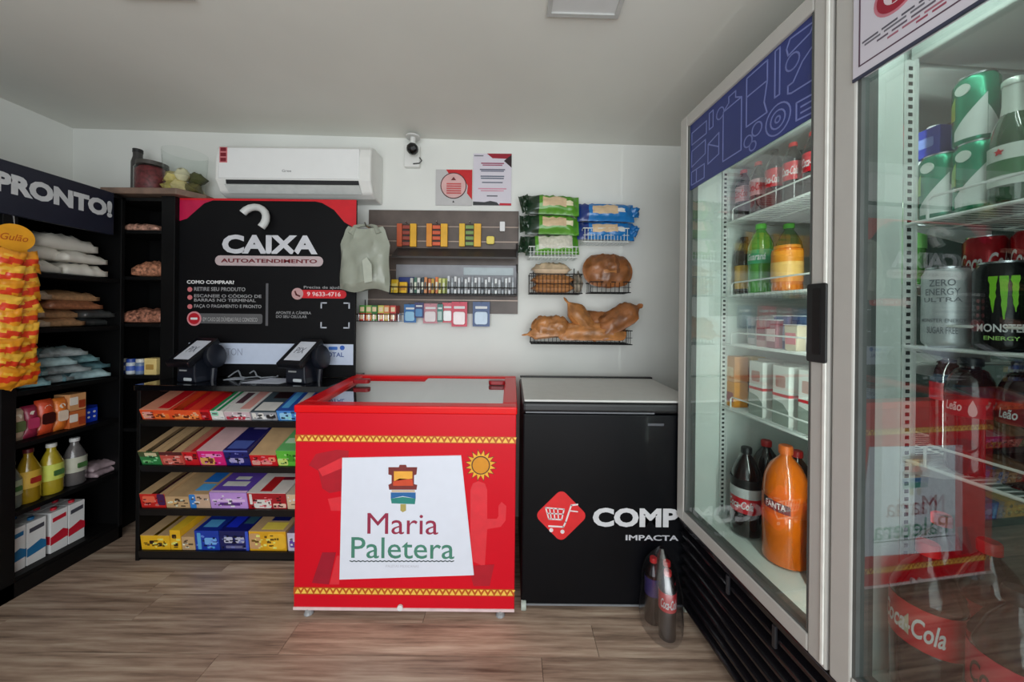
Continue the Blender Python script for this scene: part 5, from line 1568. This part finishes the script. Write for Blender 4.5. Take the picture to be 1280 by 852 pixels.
# third shelf: low cups and packs
for k, (px, y, w, h, c, c2, lab) in enumerate(((938, .30, .05, .1, (170, 184, 180), (206, 214, 210), 'pale grey yoghurt pack at the far end of the third shelf'), (947, .25, .05, .11, (206, 200, 204), (150, 160, 166), 'white yoghurt pack third shelf, next to the pale grey one'),
                                              (960, .22, .055, .1, (206, 160, 160), (160, 80, 90), 'pink yoghurt pack on the third shelf'), (972, .21, .05, .1, (150, 84, 96), (226, 190, 190), 'deep rose yoghurt pack on the third shelf'),
                                              (985, .24, .06, .115, (60, 70, 130), (180, 190, 220), 'indigo milk drink pack on the third shelf'), (998, .21, .055, .085, (214, 200, 170), (226, 120, 130), 'cream and pink dessert pack on the third shelf'),
                                              (1012, .25, .07, .115, (44, 56, 100), (206, 206, 214), 'navy milk drink pack beside the door stile, third shelf'), (1040, .25, .07, .1, (206, 90, 90), (230, 220, 214), 'coral dessert pack hidden by the door stile'))):
    t = drink('dairy_pack', lab, 'packet', max(fx(px, y), .045 + w / 2), y, D1Z[2] + .005, 'dairy packs on the third shelf')
    MB(M(c, .35, coat=.2)).prism([(-w / 2 * .86, 0), (w / 2 * .86, 0), (w / 2, h), (-w / 2, h)], -w / 2, w / 2).build('cup', t, bevel=.004)
    MB(M(c2, .4)).box(-w * .36, w * .36, -w / 2 - .001, -w / 2, h * .25, h * .7).build('label', t)
    MB(print_white).box(-w * .53, w * .53, -w * .53, w * .53, h, h + .003).build('lid', t, bevel=.001)
# fourth shelf: juice cartons
for k, (px, y) in enumerate(((956, .225), (988, .225), (1023, .225), (1066, .225), (965, .32), (1000, .32))):
    x = fx(px, y)
    lab = ['white juice carton with a red stripe nearest the orange boxes', 'white juice carton with a red stripe, second in the front', 'white juice carton half behind the door stile', 'white juice carton hidden past the door stile',
           'white juice carton in the back row by the orange boxes', 'second white juice carton in the back row'][k]
    t = drink('juice_carton', lab + ', fourth shelf', 'carton', x, y, D1Z[3] + .005, 'white juice cartons with a red stripe')
    MB(M((222, 224, 218), .4, var=.02)).box(-.034, .034, -.034, .034, 0, .205).build('carton', t, bevel=.002)
    b_ = MB(redl).box(-.0345, .0345, -.0345, .0345, .098, .108); b_.build('red_stripe', t)
    MB(M((150, 160, 150), .4)).prism([(-.034, .0), (.034, .0), (.034, .05), (.01, .075), (-.034, .085)], -.0348, -.034).build('printed_panel', t)
    MB(M((190, 150, 140), .4)).prism(rrect(-.02, .02, .13, .17, .006), -.0348, -.034).build('printed_name', t)
for k, (px, y, z, c, c2, lab) in enumerate(((918, .24, 0, (226, 150, 40), (150, 40, 40), 'orange juice box with a dark red foot, lower in the far corner'), (918, .24, .105, (222, 160, 110), (236, 206, 170), 'peach coloured juice box on top of the orange one'),
                                          (934, .33, 0, (60, 64, 50), (206, 170, 60), 'dark olive juice box beside the orange box'), (934, .33, .105, (226, 196, 130), (206, 120, 60), 'cream juice box on top of the dark olive box'))):
    t = drink('juice_box', lab, 'box', (.073 if px < 930 else .075), (.215 if px < 930 else .29), D1Z[3] + .005 + z, 'small juice boxes on the fourth shelf')
    MB(M(c, .4)).box(-.026, .026, -.03, .03, 0, .104).build('carton', t, bevel=.002)
    MB(M(c2, .4)).prism(rrect(-.02, .02, .02, .06, .006), -.0308, -.03).build('label', t)
# bottom of the first compartment: big bottles
t = drink('cola_bottle', 'large cola bottle with black cap and grey and red label, bottom of the cooler', 'bottle', fx(935, .19), .19, .452, 'large bottles at the bottom of the cooler')
lb = pet(t, .053, .335, cola, blkcap, redl, .28, .56, neck=.3, band=(.45, .56, M((196, 198, 198), .4)))
MB(M((16, 16, 18), .4)).lathe([(.0545, .335 * .56), (.0545, .335 * .66)], n=18, cap=False).build('black_band', t, smooth=True)
curved_text('Coca-Cola', .0548, .335 * .33, .335 * .42, 100, print_white, lb, shear=.3)
t = drink('orange_bottle', 'big orange soda bottle beside the large cola bottle', 'bottle', fx(984, .21), .21, .452, 'large bottles at the bottom of the cooler')
orl = M((222, 106, 14), .12, var=.1, coat=.8, name='orange_soda')
lb = pet(t, .068, .40, orl, M((230, 110, 40), .4), M((206, 96, 20), .35), .44, .58, neck=.26)
v, f = [], []
for i in range(11):
    a_ = R(-100 + 7 * i)
    v += [(.0694 * cos(a_), .0694 * sin(a_), .192 - .0006 * i), (.0694 * cos(a_), .0694 * sin(a_), .228 - .0012 * i)]
for i in range(10): f.append((2 * i, 2 * i + 2, 2 * i + 3, 2 * i + 1))
mb_ = MB(M((40, 34, 36), .4)).raw(v, f); mb_.smooth = True
mb_.build('dark_patch', lb)
curved_text('FANTA', .0699, .198, .218, 50, print_white, lb, centre=-66)
for k, (x, y, lab, body, cp) in enumerate(((.097, .33, 'dark cola bottle standing behind the black-capped one', cola, redcap), (.21, .36, 'cola bottle in the second row behind the orange soda', cola, redcap), (.475, .22, 'orange soda bottle behind the door stile', orl, M((230, 110, 40), .4)),
                                          (.585, .24, 'cola bottle behind the door stile, bottom of the cooler', cola, redcap), (.36, .40, 'back row cola bottle behind the orange sodas', cola, redcap))):
    t = drink('cola_bottle' if body is cola else 'orange_bottle', lab, 'bottle', x, y, .452, 'large bottles at the bottom of the cooler')
    pet(t, .053, .335, body, cp, redl if body is cola else M((206, 96, 20), .35), .3, .56, neck=.3)

# second door -----------------------------------------------------------------
# blue milk cartons at the back of the top shelf
for k, (px, y, lab) in enumerate(((1166, .385, 'blue topped milk carton tucked behind the first at the top shelf end'), (1166, .295, 'blue topped milk carton next to the green cans'))):
    t = drink('milk_carton', lab, 'carton', fx(px, y), y, D2Z[0] + .005, 'blue topped milk cartons')
    MB(M((216, 222, 226), .4)).box(-.036, .036, -.036, .036, 0, .17).build('carton', t, bevel=.002)
    MB(M((30, 50, 160), .35)).box(-.0362, .0362, -.0362, .0362, .175, .245).build('blue_top', t, bevel=.002)
    MB(print_white).lathe([(.014, .245), (.014, .258)], n=14).build('cap', t)
    MB(M((120, 140, 210), .4)).prism(circle(0, .205, .018, 16) if k == 0 else rrect(-.024, .024, .198, .222, .005), -.037, -.036).build('printed_mark', t)
# green cans
gcan = M((20, 140, 104), .25, .45, var=.06, name='green_can')
lemon = M((150, 200, 90), .3, .2)
pale = M((214, 222, 216), .35)
def green_can(lab, x, y, z, h=.15, r=.034):
    t = drink('green_can', lab, 'can', x, y, z, 'green soda cans')
    can(t, r, h, gcan, bands=[(.08, (.22, .68), pale, -115, -30), (.08, (.5, .12), pale, -29, 20), (.40, (.6, .74), lemon, -140, -112)])
    MB(M((216, 226, 216), .4)).prism(circle(0, h * .80, r * .36, 16), -r * 1.02, -r * .9, X=Matrix.Rotation(R(0), 4, 'Z')).build('emblem', t)
y0 = .215
green_can('green soda can on the shelf under the stacked one, nearest the milk cartons', fx(1173, y0), y0, D2Z[0] + .005)
green_can('green soda can on the shelf nearest the green glass bottle', fx(1219, y0), y0, D2Z[0] + .005)
green_can('green soda can stacked on top of the other green cans', fx(1219, y0) - .012, y0 + .015, D2Z[0] + .156)
gl = M((20, 70, 36), .1, var=.1, coat=.8, name='green_glass')
t = drink('beer_bottle', 'green glass beer bottle with a silver neck foil', 'bottle', fx(1264, .205), .205, D2Z[0] + .005, 'green beer bottles')
def beer(t):
    MB(gl).lathe([(.026, 0), (.03, .004), (.031, .02), (.031, .125), (.027, .15), (.016, .18), (.013, .2), (.0135, .238)], n=18).build('bottle_body', t, smooth=True)
    MB(M((196, 206, 196), .35, .3)).lathe([(.0165, .178), (.0142, .2), (.0142, .236)], n=16, cap=False).build('neck_foil', t, smooth=True)
    MB(M((190, 200, 190), .35, .5)).lathe([(.0155, .236), (.0155, .246), (.013, .25)], n=16).build('cap', t, smooth=True)
    lb = MB(M((206, 216, 206), .4)).lathe([(.0316, .035), (.0316, .115)], n=18, cap=False).build('label', t, smooth=True)
    MB(M((40, 110, 60), .4)).lathe([(.032, .055), (.032, .085)], n=18, cap=False).build('green_band', lb, smooth=True)
    MB(M((206, 30, 40), .4)).prism([(0.0 + (.007, .003)[k % 2] * sin(pi * k / 5), .102 + (.007, .003)[k % 2] * cos(pi * k / 5)) for k in range(10)], -.0332, -.031).build('red_star', lb)
beer(t)
for k, (x, y) in enumerate(((.98, .22), (1.06, .22), (1.14, .22))):
    beer(drink('beer_bottle', 'green glass beer bottle further along the top shelf, ' + ['next to the first', 'third in the row', 'fourth in the row'][k], 'bottle', x, y, D2Z[0] + .005, 'green beer bottles'))
# red cans stacked two high at the back
rcan = M((170, 14, 26), .25, .35, var=.06, name='red_can')
def red_can(lab, x, y, z):
    t = drink('red_can', lab, 'can', x, y, z, 'red cola cans')
    can(t, .034, .125, rcan)
    curved_text('Coca-Cola', .0345, .045, .085, 140, print_white, t, shear=.3)
for c in range(4):
    for r_ in range(2):
        red_can(f"red cola can {['nearest the slotted upright', 'second from the upright', 'third from the upright', 'fourth from the upright'][c]}, " + ('lower of its stack' if r_ == 0 else 'on top of its stack'), .757 + .078 * c, .30, D2Z[1] + .005 + .1262 * r_)
for c in range(2):
    red_can(f"red cola can in the third row, {['nearer the upright', 'behind the black can'][c]}", .80 + .09 * c, .40, D2Z[1] + .005)
# white and black energy drink cans in front
y0 = .195
wc = M((206, 210, 212), .32, .3, var=.05, name='white_can')
t = drink('white_can', 'tall white can with grey print in front of the red cans', 'can', fx(1183, y0), y0, D2Z[1] + .005, 'tall cans on the second shelf')
can(t, .0385, .178, wc)
pr = M((130, 134, 140), .4)
for k, (h0, h1, an, s) in enumerate(((.135, .15, 60, 'ZERO'), (.115, .13, 80, 'ENERGY'), (.10, .11, 90, 'ULTRA'), (.055, .063, 110, 'MONSTER ENERGY'), (.03, .045, 70, 'SUGAR FREE'))):
    curved_text(s, .039, h0, h1, an, pr, t, centre=-66, bold=.01)
t = drink('black_can', 'tall black energy drink can with lime green claw marks', 'can', fx(1253, y0), y0, D2Z[1] + .005, 'tall cans on the second shelf')
can(t, .0385, .178, M((14, 15, 16), .22, .2, var=.1, name='black_can'))
claw = M((130, 206, 40), .4)
rg = random.Random(12)
for k, dx in enumerate((-18, 2, 22)):
    v, f = [], []
    NN = 9
    L0 = (.072, .085, .07)[k]
    for i in range(NN + 1):
        u = i / NN
        wdt = (7.5 if i < 2 else 5.0) * (1 - u ** 3) + rg.random() * 1.6 + .5
        zc_ = .148 - u * L0
        for s_ in (-1, 1):
            an = R(-58 + dx + s_ * wdt + (rg.random() - .5) * 1.5)
            v.append((.0389 * cos(an), .0389 * sin(an), zc_))
    for i in range(NN): f.append((2 * i, 2 * i + 2, 2 * i + 3, 2 * i + 1))
    MB(claw).raw(v, f).build('claw_mark', t)
curved_text('MONSTER', .0389, .038, .054, 100, print_white, t, centre=-60, bold=.02)
curved_text('ENERGY', .0389, .022, .03, 66, M((160, 206, 110), .4), t, centre=-60, bold=.02)
for k, x in enumerate((.96, 1.05, 1.14)):
    t = drink('black_can', 'black energy drink can further along, ' + ['next to the clawed can', 'third in its row', 'fourth in its row'][k], 'can', x, .21, D2Z[1] + .005, 'tall cans on the second shelf')
    can(t, .0385, .178, M((14, 15, 16), .22, .2, var=.1))
# third shelf: dark bottles with a red drop label
dkb = M((34, 48, 62), .12, var=.15, coat=.8, name='dark_blue_bottle')
for k, (px, y, lab) in enumerate(((1214, .215, 'dark bottle with a red label and pale drop, nearer the upright'), (1284, .235, 'dark red labelled bottle beside the one with the drop'), (1190, .36, 'dark bottle in the back row of the third shelf'))):
    t = drink('dark_bottle', lab, 'bottle', fx(px, y), y, D2Z[2] + .005, 'dark bottles with a red label')
    lb = pet(t, .037, .25, M((44, 14, 16), .12, coat=.7), M((20, 22, 26), .35), M((140, 20, 30), .4), .50, .68, neck=.42, waist=.99, shoulder=.80)
    MB(dkb).lathe([(.0376, .17), (.0373, .183), (.031, .205), (.019, .226)], n=18, cap=False).build('dark_shoulder', t, smooth=True)
    if k < 2:
        curved_text('Leão', .0379, .136, .156, 42, print_white, lb, centre=-95, shear=.2)
        a_ = R(-52)
        v = [(.0382 * cos(a_ + q), .0382 * sin(a_ + q), zz) for q, zz in ((0, .163), (.14, .148), (.17, .138), (.12, .13), (0, .127), (-.12, .13), (-.17, .138), (-.14, .148))]
        MB(M((226, 196, 196), .4)).raw(v, [tuple(range(8))]).build('drop_mark', lb)
t = drink('blue_label_bottle', 'blue labelled water bottle next to the dark bottles', 'bottle', fx(1335, .23), .23, D2Z[2] + .005, None)
pet(t, .044, .25, M((70, 110, 130), .12, coat=.7), M((40, 110, 180), .4), M((30, 110, 170), .4), .35, .68)
# bottom: big cola bottles
for k, (px, y, body, lab) in enumerate(((1163, .127, cola, 'large red labelled cola bottle on the cooler floor by the white post'), (1276, .127, cola, 'large cola bottle with a crimson label at the edge of the photo'),
                                      (1240, .27, cola, 'large cola bottle standing between the two front ones'), (1180, .30, cola, 'large cola bottle in the back row by the white post'))):
    t = drink('cola_bottle', lab + ', second compartment', 'bottle', fx(px, y), y, .452, 'large cola bottles in the second compartment')
    lb = pet(t, .058, .36, body, redcap if k != 1 else blkcap, redl if k != 1 else M((206, 40, 66), .35), .42, .66, neck=.27)
    curved_text('Coca-Cola', .0594, .36 * .48, .36 * .6, 110, print_white if k != 1 else M((60, 14, 24), .4), lb, shear=.3, centre=-84 if k == 0 else -64)
    if k == 0:
        v = [(.0596 * cos(R(a_)), .0596 * sin(R(a_)), z) for a_, z in ((-150, .226), (-80, .215), (-80, .17), (-100, .178), (-125, .195), (-150, .21))]
        MB(M((200, 196, 170), .4)).raw(v, [tuple(range(6))]).build('pale_panel', lb)

# ================================================================ shrink-wrapped bottles on the floor by the cooler
fil = glass_mat('shrink_film', (.86, .86, .88), 1.5, .16, .25)
bx, by = .64, 1.455
for k, (dx, dy) in enumerate(((0, 0), (-.035, .085), (.025, .06))):
    t = thing('cola_bottle', 'cola bottle inside the clear wrap on the floor, ' + ['front one', 'nearest the black freezer', 'tucked against the cooler'][k], 'bottle', (bx + dx * .8, by + dy * .9 - .02, .002), (0, 0, R(-40)), 'wrapped cola bottles on the floor')
    lb = pet(t, .034, .27, cola, redcap, redl if k != 1 else M((60, 50, 110), .4), .45, .72)
    if k != 1: curved_text('Coca-Cola', .0348, .27 * .5, .27 * .64, 110, print_white, lb, shear=.3)
mb = MB(fil)
vs, fs = [], []
rg = random.Random(4)
NR, NS = 9, 16
for j in range(NR):
    v = j / (NR - 1)
    s = [1.0, 1.06, 1.04, 1.03, 1.0, .95, .8, .5, .12][j]
    for i in range(NS):
        a_ = 2 * pi * i / NS
        jt = 1 + (rg.random() - .5) * .12
        vs.append((s * .075 * cos(a_) * jt, s * .105 * sin(a_) * jt, .002 + .33 * v ** 1.05))
for j in range(NR - 1):
    for i in range(NS):
        fs.append((j * NS + i, j * NS + (i + 1) % NS, (j + 1) * NS + (i + 1) % NS, (j + 1) * NS + i))
mb.raw(vs, fs)
mb.smooth = True
o = mb.build('plastic_wrap', None, (bx - .005, by + .028, 0))
tag(o, 'clear crinkled plastic wrap around cola bottles on the floor', 'plastic wrap')
